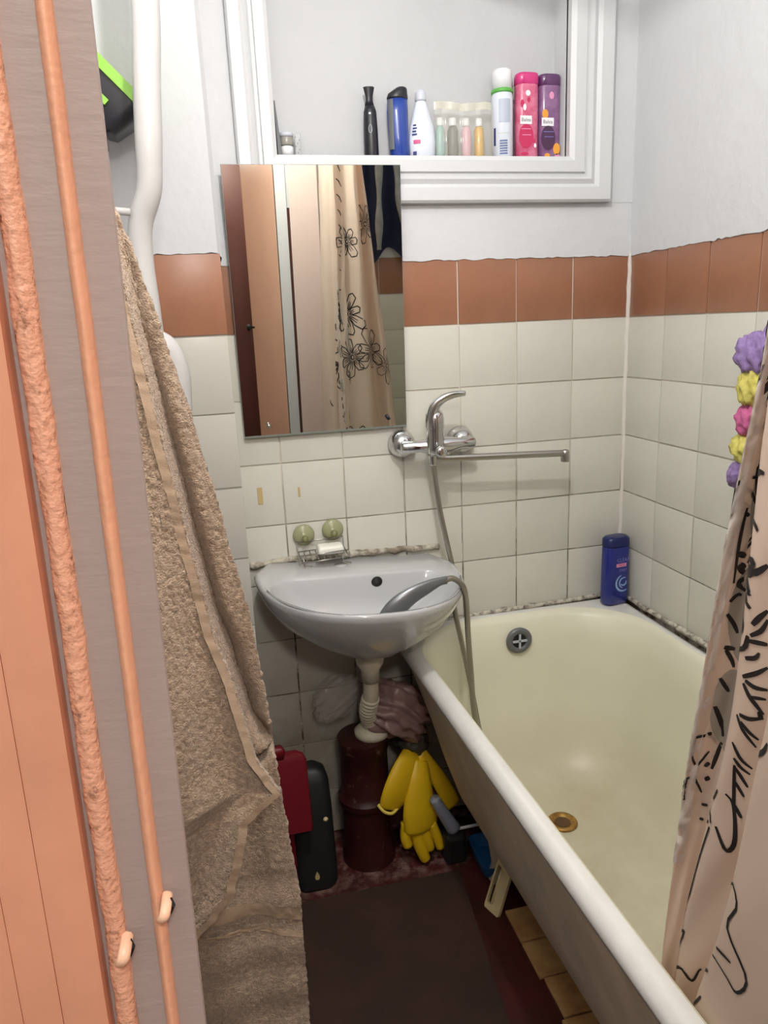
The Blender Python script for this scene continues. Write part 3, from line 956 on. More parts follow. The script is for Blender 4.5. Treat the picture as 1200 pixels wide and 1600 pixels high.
# trimmer
tr = thing('hair_trimmer', 'slim black electric trimmer standing at the left of the blue bottle', 'trimmer', (-0.655, BY, SH))
obj('body', lathe((-0.655, BY, SH), [(0.0155, 0), (0.0165, 0.004), (0.0160, 0.06), (0.0145, 0.10), (0.011, 0.112)], 20), M['blackp'], tr, smooth=True)
obj('neck', lathe((-0.6555, BY, SH + 0.112), [(0.011, 0), (0.008, 0.012), (0.0085, 0.02), (0.0125, 0.036), (0.013, 0.038)], 14, sy=0.7), M['blackp'], tr, smooth=True)
obj('button', join(*[tube([cyl_map((-0.655, BY, SH), 0.0158)(0.0035 * math.cos(2 * PI * k / 16) + 0.0005, 0.062 + 0.0085 * math.sin(2 * PI * k / 16)) for k in range(17)], 0.0006, 5)]), M['silver'], tr, label='silver ring button')
obj('lamp_dot', patch((-0.655, BY, SH), 0.0150, -0.002, 0.003, 0.092, 0.096), M['silver'], tr)


def oval_rings(c, spec, n=28):
    """spec: (height, half x, half y, x shift)."""
    return rings([[(c[0] + s[3] + s[1] * math.cos(2 * PI * k / n), c[1] + s[2] * math.sin(2 * PI * k / n), c[2] + s[0]) for k in range(n)] for s in spec])


bb = thing('shower_gel_bottle', 'royal blue shower gel bottle with a slanted black cap', 'bottle', (-0.590, BY, SH), 'bottles on the niche shelf')
obj('body', oval_rings((-0.590, BY, SH), [(0, .020, .015, .002), (0.004, .0225, .018, .002), (0.05, .0235, .019, .000), (0.10, .0245, .019, -.001), (0.126, .0235, .018, 0)]), M['blueb'], bb, smooth=True)
obj('cap', oval_rings((-0.590, BY, SH + 0.126), [(0, .0238, .0182, 0), (0.004, .0245, .0185, 0), (0.012, .0225, .018, .001), (0.020, .016, .0165, .007), (0.0235, .0125, .014, .009), (0.025, .010, .011, .009)]), M['blackp'], bb, smooth=True, label='black slanted cap')
obj('side_panel', patch((-0.591, BY, SH), 0.0250, -0.022, -0.007, 0.02, 0.124, sy=0.80), mat('grey_side', (104, 108, 110), 0.4), bb, label='grey side panel')
wb = thing('lotion_bottle', 'white teardrop lotion bottle with a pale cap', 'bottle', (-0.534, BY, SH), 'bottles on the niche shelf')
obj('body', oval_rings((-0.534, BY, SH), [(0, .027, .016, 0), (0.004, .0305, .019, 0), (0.04, .032, .020, 0), (0.07, .0285, .0185, 0), (0.10, .0195, .016, -.001), (0.118, .0135, .013, -.001), (0.125, .011, .011, -.001)]), M['whiteb'], wb, smooth=True)
obj('cap', lathe((-0.535, BY, SH + 0.123), [(0.0125, 0), (0.0132, 0.004), (0.012, 0.018), (0.008, 0.024), (0, 0.025)], 18), M['greycap'], wb, smooth=True, label='pale grey cap')
for k in range(4):
    obj('print_line', patch((-0.534, BY, SH), 0.0320 - 0.0012 * k, -0.022 + 0.001 * k, -0.008 - 0.002 * (k % 2), 0.050 + 0.0065 * k, 0.0535 + 0.0065 * k, sy=0.64), M['navyink'], wb)
obj('print_line', patch((-0.534, BY, SH), 0.0325, -0.020, -0.010, 0.008, 0.016, sy=0.64), M['navyink'], wb)
obj('pink_band', patch((-0.534, BY, SH), 0.0325, -0.018, 0.000, 0.032, 0.040, sy=0.64), M['magenta'], wb, label='magenta band')
minis = [(-0.4905, 0.0105, 'mint', 'mini bottle of mint green liquid in the pouch'), (-0.4595, 0.0125, 'smoke', 'mini dark grey bottle in the pouch'),
         (-0.4265, 0.0115, 'pinkl', 'mini pale pink bottle in the pouch'), (-0.3945, 0.0115, 'gold', 'mini golden yellow bottle in the pouch')]
for x, r, mk, lb in minis:
    t = thing('travel_bottle', lb, 'bottle', (x, BY, SH), 'travel bottles in the clear pouch')
    obj('body', lathe((x, BY, SH), [(r * .9, 0), (r, 0.003), (r, 0.062), (r * .8, 0.070), (r * .5, 0.074)], 16), M[mk], t, smooth=True)
    obj('cap', lathe((x, BY, SH + 0.073), [(r * .68, 0), (r * .72, 0.002), (r * .66, 0.017), (0, 0.018)], 14), M['wcap'], t, smooth=True, label='white cap')
po = thing('vinyl_pouch', 'clear vinyl pouch holding the four travel bottles', 'pouch', (-0.44, BY, SH))
obj('film', grid(lambda u, v: (-0.508 + 0.140 * u + 0.003 * math.sin(u * 20), BY - 0.0165 - 0.002 * math.sin(v * 6) - 0.002 * math.sin(u * 23 + 2), SH + 0.002 + 0.106 * v), 30, 12), M['vinyl'], po, smooth=True)
obj('zip_band', grid(lambda u, v: (-0.508 + 0.140 * u, BY - 0.015 - 0.002 * math.sin(u * 23), SH + 0.104 + 0.016 * v + 0.002 * math.sin(u * 9)), 30, 3), M['pouchband'], po, smooth=True)
sc = (-0.336, BY, SH)
sp = thing('spray_can', 'tall white spray can with a green ring', 'can', sc)
obj('body', lathe(sc, [(0.023, 0), (0.025, 0.002), (0.025, 0.134), (0.0235, 0.142), (0.021, 0.147)], 26), M['whiteb'], sp, smooth=True)
obj('ring', lathe((sc[0], sc[1], sc[2] + 0.143), [(0.0245, 0), (0.0258, 0.001), (0.0258, 0.007), (0.0235, 0.009)], 26), M['green'], sp, smooth=True, label='green ring')
obj('cap', lathe((sc[0], sc[1], sc[2] + 0.150), [(0.0225, 0), (0.0225, 0.036), (0.0205, 0.043), (0.0, 0.044)], 24), M['wcap'], sp, smooth=True, label='white cap')
obj('print_block', patch(sc, 0.025, -0.010, 0.018, 0.078, 0.128), mat('pale_blue_print', (182, 190, 206), 0.5), sp, label='pale grey blue text block')
obj('navy_bar', patch(sc, 0.025, -0.024, -0.018, 0.030, 0.068), M['navyink'], sp, label='navy bar')
obj('barcode', join(*[patch(sc, 0.025, -0.008, 0.010, 0.010 + 0.0055 * k, 0.010 + 0.0055 * k + 0.003, eps=0.0007) for k in range(6)]), M['inkb'], sp)
obj('rule', patch(sc, 0.025, -0.014, 0.018, 0.055, 0.0565), mat('sage_rule', (200, 214, 206), 0.5), sp)


def shampoo(c, bodym, capm, blob, label):
    t = thing('shampoo_bottle', label, 'bottle', c, 'bottles on the niche shelf')
    rx, ry = 0.0275, 0.019
    n = 30

    def ring(h, k):
        return [(c[0] + x * k, c[1] + y * k, c[2] + h) for x, y in rrect(0, 0, rx, ry, 0.016, 6)]
    obj('body', rings([ring(0, .93), ring(0.003, 1.0), ring(0.158, 1.0), ring(0.162, .97)]), bodym, t, smooth=True, auto=50)
    obj('cap', rings([ring(0.162, .97), ring(0.1635, 1.03), ring(0.181, 1.03), ring(0.1855, .97), ring(0.187, .85)]), capm, t, smooth=True, auto=50)
    yf = c[1] - ry - 0.0006

    def fl(x, y, e=0.0):
        return (c[0] + x, yf - e, c[2] + y)

    def slab(x0, x1, y0, y1, e=0.0):
        return [fl(x0, y0, e), fl(x1, y0, e), fl(x1, y1, e), fl(x0, y1, e)], [(0, 1, 2, 3)]

    def ell(cx, cy, a, b, e=0.0, m=22):
        return [fl(cx, cy, e)] + [fl(cx + a * math.cos(2 * PI * k / m), cy + b * math.sin(2 * PI * k / m), e) for k in range(m)], [(0, 1 + k, 1 + (k + 1) % m) for k in range(m)]
    return t, fl, slab, ell


pk, fl, slab, ell = shampoo((-0.2755, BY, SH), M['pink'], M['pinkcap'], None, 'pink shampoo bottle with white name tag, left of the purple one')
obj('name_tag', slab(-0.0235, 0.006, 0.076, 0.094, 0.0002), M['lblw'], pk, label='white name tag')
obj('lettering', text_geo('Balea', 0.0115, lambda x, y: fl(-0.0085 + x, 0.0815 + y, 0.0006)), M['ink'], pk, label='grey lettering')
obj('round_label', ell(-0.008, 0.050, 0.0185, 0.0265, 0.0002), M['lblp'], pk, label='raspberry round label')
obj('white_rules', join(slab(-0.020, 0.004, 0.0650, 0.0665, .0006), slab(-0.018, 0.004, 0.052, 0.0535, .0006)), M['pinkbox'], pk)
for g in (ell(-0.012, 0.112, 0.004, 0.007, .0004), ell(-0.004, 0.142, 0.006, 0.006, .0004), ell(0.0145, 0.030, 0.003, 0.005, .0004)):
    obj('petal', g, M['lblw'], pk, label='pale petals')
for g in (ell(-0.018, 0.120, 0.005, 0.008, .0003), ell(-0.002, 0.128, 0.004, 0.006, .0003), ell(0.011, 0.040, 0.005, 0.005, .0003), ell(-0.012, 0.012, 0.010, 0.004, .0003)):
    obj('berry', g, M['lblp'], pk, label='berry prints')
pp, fl, slab, ell = shampoo((-0.2165, BY + 0.006, SH), M['purple'], M['purplecap'], None, 'purple shampoo bottle with white name tag, at the right end')
obj('name_tag', slab(-0.0250, 0.006, 0.074, 0.092, 0.0002), M['lblw'], pp, label='white name tag')
obj('lettering', text_geo('Balea', 0.0115, lambda x, y: fl(-0.0095 + x, 0.0795 + y, 0.0006)), M['ink'], pp, label='grey lettering')
obj('round_label', ell(-0.008, 0.048, 0.0185, 0.027, 0.0002), M['lbld'], pp, label='plum round label')
obj('pale_rules', join(slab(-0.020, 0.006, 0.0610, 0.0622, .0006), slab(-0.018, 0.006, 0.050, 0.0512, .0006)), M['lilac'], pp)
for g in (ell(-0.016, 0.100, 0.008, 0.010, .0001), ell(0.014, 0.024, 0.009, 0.013, .0001), ell(-0.010, 0.010, 0.007, 0.005, .0001)):
    obj('fruit', g, M['orange'], pp, label='orange fruit print')
for g in (ell(0.000, 0.140, 0.006, 0.008, .0001), ell(0.016, 0.008, 0.007, 0.006, .0001)):
    obj('blossom', g, M['pinkbox'], pp, label='pale blossoms')

# small things at the left end of the shelf
cb = tag(obj('comb', rings([[(-0.870, 0.012, SH), (-0.860, 0.012, SH), (-0.860, 0.040, SH), (-0.870, 0.040, SH)], [(-0.870, 0.016, SH + 0.06), (-0.8645, 0.016, SH + 0.06), (-0.8645, 0.034, SH + 0.06), (-0.870, 0.034, SH + 0.06)], [(-0.8705, 0.02, SH + 0.118), (-0.8685, 0.02, SH + 0.118), (-0.8685, 0.026, SH + 0.118), (-0.8705, 0.026, SH + 0.118)]]), M['blackp'], loc=(-0.87, 0.02, SH)),
         'thin black comb leaning in the left end of the niche', 'comb')
j1 = thing('cream_jar', 'small white jar with dark base, bottom of the two stacked jars', 'jar', (-0.848, 0.028, SH), 'stacked jars in the niche')
obj('jar_body', lathe((-0.848, 0.028, SH), [(0.0145, 0), (0.015, 0.002), (0.015, 0.006), (0.014, 0.008)], 18), M['blackp'], j1, smooth=True)
obj('lid', lathe((-0.848, 0.028, SH + 0.007), [(0.0142, 0), (0.0142, 0.018), (0.013, 0.020), (0, 0.0205)], 18), M['lblw'], j1, smooth=True)
j2 = thing('cream_jar', 'small smoky jar on top of the white jar', 'jar', (-0.848, 0.028, SH + 0.028), 'stacked jars in the niche')
obj('jar_body', lathe((-0.848, 0.028, SH + 0.0280), [(0.0145, 0), (0.0155, 0.002), (0.0155, 0.016), (0.014, 0.018)], 18), M['jar'], j2, smooth=True)
obj('lid', lathe((-0.848, 0.028, SH + 0.0462), [(0.0158, 0), (0.0158, 0.008), (0.0, 0.0085)], 18), M['greycap'], j2, smooth=True)
tb = thing('plastic_tube', 'narrow clear plastic case standing beside the stacked jars', 'case', (-0.823, 0.030, SH))
obj('case', box(-0.830, -0.816, 0.024, 0.036, SH, SH + 0.056, 0.002, 1), M['vinyl2'], tb)
obj('speckles', join(*[bmgeo(box(-0.829 + 0.004 * (k % 3), -0.827 + 0.004 * (k % 3), 0.0234, 0.0238, SH + 0.006 + 0.0065 * k, SH + 0.009 + 0.0065 * k)) for k in range(7)]), M['ink'], tb)
tag(obj('clear_box', box(-0.800, -0.745, 0.004, 0.022, SH, SH + 0.010, 0.002, 1), M['vinyl2'], loc=(-0.77, 0.012, SH)), 'flat clear plastic box lying on the niche shelf edge', 'box')
tag(obj('black_bar', box(-0.742, -0.674, 0.004, 0.020, SH, SH + 0.0065, 0.002, 1), M['blackp'], loc=(-0.71, 0.012, SH)), 'flat black stick lying at the trimmer foot', 'stick')

# blue shampoo on the tub corner
bc = (-0.0500, -0.060, 0.5915)
bs = thing('blue_shampoo_bottle', 'tall deep blue shampoo bottle on the tub corner', 'bottle', bc)
ANG = 0.12


def bsr(h, hx, hy):
    ca, sa = math.cos(ANG), math.sin(ANG)
    return [(bc[0] + x * ca - y * sa, bc[1] + x * sa + y * ca, bc[2] + h) for x, y in rrect(0, 0, hx, hy, 0.017, 6)]


obj('body', rings([bsr(0, .034, .018), bsr(0.004, .037, .021), bsr(0.03, .0375, .0215), bsr(0.16, .036, .0215), bsr(0.163, .035, .0205)]), M['bluesh'], bs, smooth=True, auto=50)
obj('cap', rings([bsr(0.1635, .034, .0195), bsr(0.165, .0365, .022), bsr(0.184, .036, .0215), bsr(0.190, .031, .0185), bsr(0.191, .02, .01)]), M['bluecap'], bs, smooth=True, auto=50)


def bsm(x, y, e=0.0):
    ca, sa = math.cos(ANG), math.sin(ANG)
    yy = -0.0222 - e
    return (bc[0] + x * ca - yy * sa, bc[1] + x * sa + yy * ca, bc[2] + y)


obj('lettering', text_geo('CLEAR', 0.0150, lambda x, y: bsm(0.010 + x * 0.92, 0.122 + y)), M['lilac'], bs, label='lilac lettering')
obj('pink_box', ([bsm(-0.012, .108), bsm(0.020, .108), bsm(0.020, .118), bsm(-0.012, .118)], [(0, 1, 2, 3)]), M['pinkbox'], bs, label='small pink box')
obj('small_lettering', text_geo('MEN', 0.0095, lambda x, y: bsm(0.004 + x, 0.1098 + y, 0.0005)), M['lblp'], bs)
obj('sub_lettering', text_geo('DEEP', 0.0105, lambda x, y: bsm(0.010 + x, 0.095 + y)), M['lilac'], bs)


def arc(cx, cy, r, a0, a1, w, n=24):
    V, F = [], []
    for k in range(n + 1):
        a = a0 + (a1 - a0) * k / n
        ww = w * math.sin(PI * (0.15 + 0.7 * k / n))
        V += [bsm(cx + (r - ww) * math.cos(a), cy + (r - ww) * math.sin(a)), bsm(cx + (r + ww) * math.cos(a), cy + (r + ww) * math.sin(a))]
    for k in range(n):
        F.append((2 * k, 2 * k + 1, 2 * k + 3, 2 * k + 2))
    return V, F


obj('ring_emblem', join(arc(0.012, 0.062, 0.023, 1.9, 5.2, 0.0028), arc(0.014, 0.062, 0.0145, 1.2, 4.4, 0.002), arc(0.012, 0.064, 0.009, 3.6, 6.6, 0.0022)), M['sky'], bs, label='pale blue ring emblem')

# ------------------------------------------------------------------ riser pipe and towel
rail = thing('towel_rail', 'white painted heated towel rail on the left wall', 'towel rail', (-1.12, -0.42, 0.9))
PP = smooth_path([(-1.088, -0.42, 2.5), (-1.094, -0.42, 2.1), (-1.106, -0.42, 1.85), (-1.117, -0.42, 1.74), (-1.125, -0.42, 1.645), (-1.132, -0.415, 1.585), (-1.152, -0.405, 1.535), (-1.158, -0.40, 1.48), (-1.156, -0.40, 1.38), (-1.155, -0.40, 1.2), (-1.155, -0.40, 0.6), (-1.155, -0.40, 0.0)], 8)
obj('riser', tube(PP, lambda f: 0.0215 - 0.0015 * min(1, max(0, (f - 0.35) / 0.05)), 18), M['pipew'], rail, smooth=True)
EP = smooth_path([(-1.272, -0.45, 1.346), (-1.22, -0.45, 1.346), (-1.165, -0.45, 1.345), (-1.135, -0.45, 1.334), (-1.122, -0.45, 1.300), (-1.122, -0.45, 1.25), (-1.130, -0.45, 1.15), (-1.133, -0.45, 1.05), (-1.136, -0.45, 0.7), (-1.136, -0.45, 0.35), (-1.18, -0.45, 0.32), (-1.272, -0.45, 0.32)], 8)
obj('bend', tube(EP, 0.0225, 18), M['pipew'], rail, smooth=True)
obj('bracket', tube([(-1.272, -0.43, 1.553), (-1.20, -0.43, 1.552), (-1.165, -0.425, 1.549)], 0.006, 10), M['pipew'], rail, smooth=True, label='thin white bracket rod')

bag = thing('hanging_basket', 'black plastic scoop with lime green rim hung behind the white riser pipe', 'basket', (-1.2, -0.32, 1.73))
bd = Vector((0.69, 0, -0.72)).normalized()
bu = Vector((0.72, 0, 0.69)).normalized()
c0 = Vector((-1.200, -0.315, 1.800))


def slab3(o, a, d0, d1, u0, u1, y0, y1):
    V = [tuple(o + a[0] * d + a[1] * u + Vector((0, y, 0))) for y in (y0, y1) for d, u in ((d0, u0), (d1, u0), (d1, u1), (d0, u1))]
    return V, [(0, 1, 2, 3), (4, 5, 6, 7), (0, 1, 5, 4), (1, 2, 6, 5), (2, 3, 7, 6), (3, 0, 4, 7)]


def tray(hs):
    return rings([[tuple(c0 + bd * d + bu * u + Vector((0, y, 0))) for d, y in rrect(0.02, 0, hx, hy, 0.02, 4)] for u, hx, hy in hs])


obj('rim', tray(((-0.010, 0.092, 0.050), (-0.010, 0.094, 0.052), (0.006, 0.094, 0.052), (0.006, 0.088, 0.046), (-0.004, 0.086, 0.044))), M['lime'], bag, label='lime green rim')
obj('shell', tray(((-0.0095, 0.088, 0.046), (-0.035, 0.086, 0.044), (-0.068, 0.080, 0.038), (-0.076, 0.070, 0.03))), M['blackp'], bag, smooth=True, auto=40)
obj('latch', slab3(c0, (bd, bu), 0.050, 0.064, -0.046, -0.036, -0.049, -0.03), M['lime'], bag, label='lime green latch')
obj('strap', box(-1.203, -1.193, -0.345, -0.338, 1.655, 1.76, 0.002, 1), M['blackp'], bag)
obj('strap_edge', box(-1.209, -1.204, -0.346, -0.338, 1.69, 1.76, 0.001, 1), M['lime'], bag)


def interp(tab, z):
    """tab sorted by descending z: (z, value)."""
    if z >= tab[0][0]:
        return tab[0][1]
    for (z0, v0), (z1, v1) in zip(tab, tab[1:]):
        if z >= z1:
            t = (z0 - z) / (z0 - z1)
            t = t * t * (3 - 2 * t) * 0.35 + t * 0.65
            return v0 + (v1 - v0) * t
    return tab[-1][1]


towel = thing('bath_towel', 'beige terry bath towel hanging on the left beside the door frame', 'towel', (-1.15, -0.85, 1.45))
TB = [(1.51, -1.160), (1.493, -1.153), (1.438, -1.138), (1.365, -1.122), (1.247, -1.095), (1.103, -1.069), (0.96, -1.045), (0.83, -1.034), (0.70, -1.026), (0.60, -1.019), (0.52, -1.011), (0.40, -1.0125), (0.274, -1.014), (0.20, -1.018)]
TF = [(1.50, -1.165), (1.401, -1.148), (1.263, -1.131), (1.143, -1.116), (0.996, -1.097), (0.912, -1.076), (0.813, -1.059), (0.775, -1.040), (0.759, -1.030), (0.747, -1.050), (0.724, -1.077), (0.677, -1.088), (0.625, -1.103), (0.590, -1.130), (0.562, -1.160), (0.545, -1.20)]


def terry(p, amp=0.0022):
    v = Vector(p)
    a = mn.noise(v * 260.0) + 0.6 * mn.noise(v * 520.0)
    return amp * a


def back_layer(u, v):
    z = 1.51 - (1.51 - 0.20) * v
    xr = interp(TB, z)
    xl = -1.255 + 0.03 * (1 - v)
    x = xl + (xr - xl) * u
    w = xr - xl
    y = -0.79 + 0.014 * math.sin(u * 9 + v * 1.2) * min(1, v * 3) + 0.03 * max(0, u - 0.86) / 0.14 * 0.6
    y += 0.010 * math.sin(v * 7 + u * 5)
    if z > 0.58:
        y += 0.028 * math.exp(-((x - interp(TF, z) - 0.003) / 0.011) ** 2)
    if z < 0.56:
        y -= 0.004 * math.sin((z - 0.56) * 80) * 0.5
    band = 0.515 < z + 0.09 * (1 - u) * 0.6 < 0.56 or 0.445 < z + 0.09 * (1 - u) * 0.6 < 0.462
    d = terry((x, y, z), 0.0007 if band else 0.0024)
    return (x + d * 0.8 * (1 if u > 0.9 else 0.3), y - d, z)


def front_layer(u, v):
    z = 1.50 - (1.50 - 0.545) * v
    xr = interp(TF, z)
    xl = -1.25 + 0.02 * (1 - v)
    x = xl + (xr - xl) * u
    y = -0.885 + 0.016 * math.sin(u * 7.5 + 0.6 + v * 1.6) * min(1, v * 2.5) + 0.008 * max(0, (u - 0.8) / 0.2) ** 2
    y += 0.006 * math.sin(v * 11 + u * 8)
    d = terry((x, y, z), 0.0024)
    return (x + d * 0.6 * (1 if u > 0.95 else 0.3), y - d, z)


def sheet(fn, nu, nv, th):
    """Cloth sheet with thickness and a closed right and lower edge."""
    a = grid(fn, nu, nv)
    return a


def towel_obj(name, fn, nu, nv, m, label=None):
    o = obj(name, grid(fn, nu, nv), m, towel, smooth=True, label=label)
    md = o.modifiers.new('thickness', 'SOLIDIFY')
    md.thickness = 0.007
    md.offset = 0.0
    return o


towel_obj('back_layer', back_layer, 80, 330, M['towel'])
towel_obj('front_layer', front_layer, 80, 260, M['towel'], 'front fold with pointed hem')
# piped hem line along the front fold
hem = []
for z in [1.40 - 0.855 * k / 120 for k in range(121)]:
    hem.append((interp(TF, z) - 0.0005, -0.868 + 0.010, z))
hp = []
for k in range(121):
    v = (1.50 - (1.40 - 0.85 * k / 120)) / (1.50 - 0.545)
    q = front_layer(1.0, v)
    hp.append((q[0] - 0.001, q[1] - 0.004, q[2]))


def hem_strip(u, v):
    vv = (1.50 - (1.42 - 0.87 * v)) / (1.50 - 0.545)
    q = front_layer(1.0, vv)
    z = q[2]
    return (q[0] - 0.0005 - 0.011 * (1 - u), q[1] - 0.0085 + 0.0015 * u, z + 0.004 * (1 - u))


obj('hem', grid(hem_strip, 4, 150), M['towelband'], towel, smooth=True, label='smooth woven hem edge')


def band_fn(u, v, z0, z1):
    uu = 0.02 + 0.97 * u
    z = z0 + (z1 - z0) * v - 0.055 * (uu - 0.2) * (1 if True else 0)
    vv = (1.51 - z) / 1.31
    q = back_layer(uu, vv)
    return (q[0] + 0.001 * (u > 0.97), q[1] - 0.0052, z)


obj('woven_band', grid(lambda u, v: band_fn(u, v, 0.535, 0.512), 50, 4), M['towelband'], towel, smooth=True, label='smooth woven border band')
obj('woven_band', grid(lambda u, v: band_fn(u, v, 0.490, 0.482), 50, 4), M['towelband'], towel, smooth=True, label='narrow woven border band')

# ------------------------------------------------------------------ shower curtain
ZS = [2.08, 1.30, 1.15, 1.0, 0.85, 0.70, 0.54, 0.42]
FOLD = [  # each fold line: x and y at the heights ZS
    ([-.545, -.555, -.565, -.57, -.57, -.57, -.555, -.55], [-1.50] * 8),
    ([-.560, -.590, -.600, -.605, -.605, -.60, -.575, -.565], [-1.42, -1.39, -1.385, -1.38, -1.37, -1.36, -1.35, -1.35]),
    ([-.565, -.595, -.595, -.595, -.595, -.598, -.592, -.560], [-1.330, -1.268, -1.252, -1.235, -1.217, -1.2035, -1.162, -1.13]),
    ([-.540, -.555, -.555, -.555, -.555, -.560, -.570, -.55], [-1.30, -1.235, -1.225, -1.215, -1.20, -1.17, -1.138, -1.12]),
    ([-.560, -.575, -.575, -.575, -.575, -.580, -.588, -.558], [-1.25, -1.175, -1.170, -1.168, -1.152, -1.124, -1.113, -1.08]),
    ([-.520, -.530, -.530, -.530, -.530, -.545, -.566, -.545], [-1.22, -1.145, -1.125, -1.115, -1.100, -1.092, -1.100, -1.06]),
    ([-.545, -.550, -.550, -.550, -.550, -.558, -.578, -.552], [-1.20, -1.150, -1.121, -1.103, -1.0845, -1.081, -1.092, -1.055]),
    ([-.550, -.560, -.560, -.560, -.560, -.568, -.588, -.558], [-1.19, -1.148, -1.118, -1.0995, -1.0815, -1.0755, -1.0875, -1.05]),
    ([-.510, -.515, -.515, -.510, -.510, -.510, -.510, -.51], [-1.20, -1.155, -1.120, -1.105, -1.09, -1.08, -1.07, -1.06]),
    ([-.490, -.470, -.465, -.460, -.455, -.450, -.450, -.45], [-1.17, -1.12, -1.10, -1.09, -1.075, -1.06, -1.05, -1.04]),
    ([-.480, -.440, -.430, -.420, -.415, -.410, -.410, -.41], [-1.22, -1.18, -1.16, -1.15, -1.14, -1.13, -1.12, -1.11]),
    ([-.470, -.410, -.395, -.385, -.375, -.370, -.365, -.36], [-1.19, -1.13, -1.12, -1.11, -1.09, -1.08, -1.07, -1.06]),
    ([-.470, -.385, -.365, -.350, -.340, -.330, -.325, -.32], [-1.26, -1.22, -1.20, -1.19, -1.18, -1.17, -1.16, -1.15]),
    ([-.480, -.400, -.380, -.365, -.355, -.350, -.345, -.34], [-1.34, -1.34, -1.33, -1.33, -1.32, -1.32, -1.31, -1.31]),
]
FX = np.array([f[0] for f in FOLD])
FY = np.array([f[1] for f in FOLD])
NF = len(FOLD)


def zcol(A, z):
    """Interpolate each fold line at height z (smooth in z)."""
    zs = np.array(ZS)[::-1]
    out = np.empty(NF)
    for i in range(NF):
        out[i] = np.interp(z, zs, A[i][::-1])
    return out


def zsm(A, z):
    d = 0.05
    return (zcol(A, z - d) + 2 * zcol(A, z) + zcol(A, z + d)) / 4.0


def crom(c, u):
    i = int(min(max(math.floor(u), 0), NF - 2))
    t = u - i
    p0, p1, p2, p3 = c[max(i - 1, 0)], c[i], c[i + 1], c[min(i + 2, NF - 1)]
    return 0.5 * (2 * p1 + (p2 - p0) * t + (2 * p0 - 5 * p1 + 4 * p2 - p3) * t * t + (3 * p1 - p0 - 3 * p2 + p3) * t ** 3)


_cc = {}


def curtain_pt(u, z):
    """u in fold numbers 0..NF-1, z height -> world point."""
    key = round(z, 5)
    if key not in _cc:
        _cc[key] = (zsm(FX, z), zsm(FY, z))
    cx, cy = _cc[key]
    x, y = crom(cx, u), crom(cy, u)
    w = 0.0035 * math.sin(u * 5.1 + z * 9) * math.sin(z * 23 + u * 2)
    return (x + w * 0.6, y + w * 0.4, z)


curt = thing('shower_curtain', 'pale pinkish shower curtain with black line flower print gathered over the tub', 'curtain', (-0.55, -1.2, 2.08))
NU, NZ = 13 * 12, 110
obj('cloth', grid(lambda u, v: curtain_pt(u * (NF - 1), 2.08 - 1.66 * v), NU, NZ), M['curtain'], curt, smooth=True)
# crinkled hem along the free edge


def hem_fn(u, v):
    z = 1.50 - 0.80 * v
    uu = 6.0 + u * 1.0
    p = curtain_pt(uu, z)
    k = 0.0035 * noise3((u * 3, z * 60, 1)) + 0.002 * noise3((u * 5, z * 150, 2))
    return (p[0] - 0.0022 + k, p[1] - 0.001 + k, z)


obj('edge_hem', grid(hem_fn, 8, 160), M['hemcloth'], curt, smooth=True, label='crinkled white edge hem')
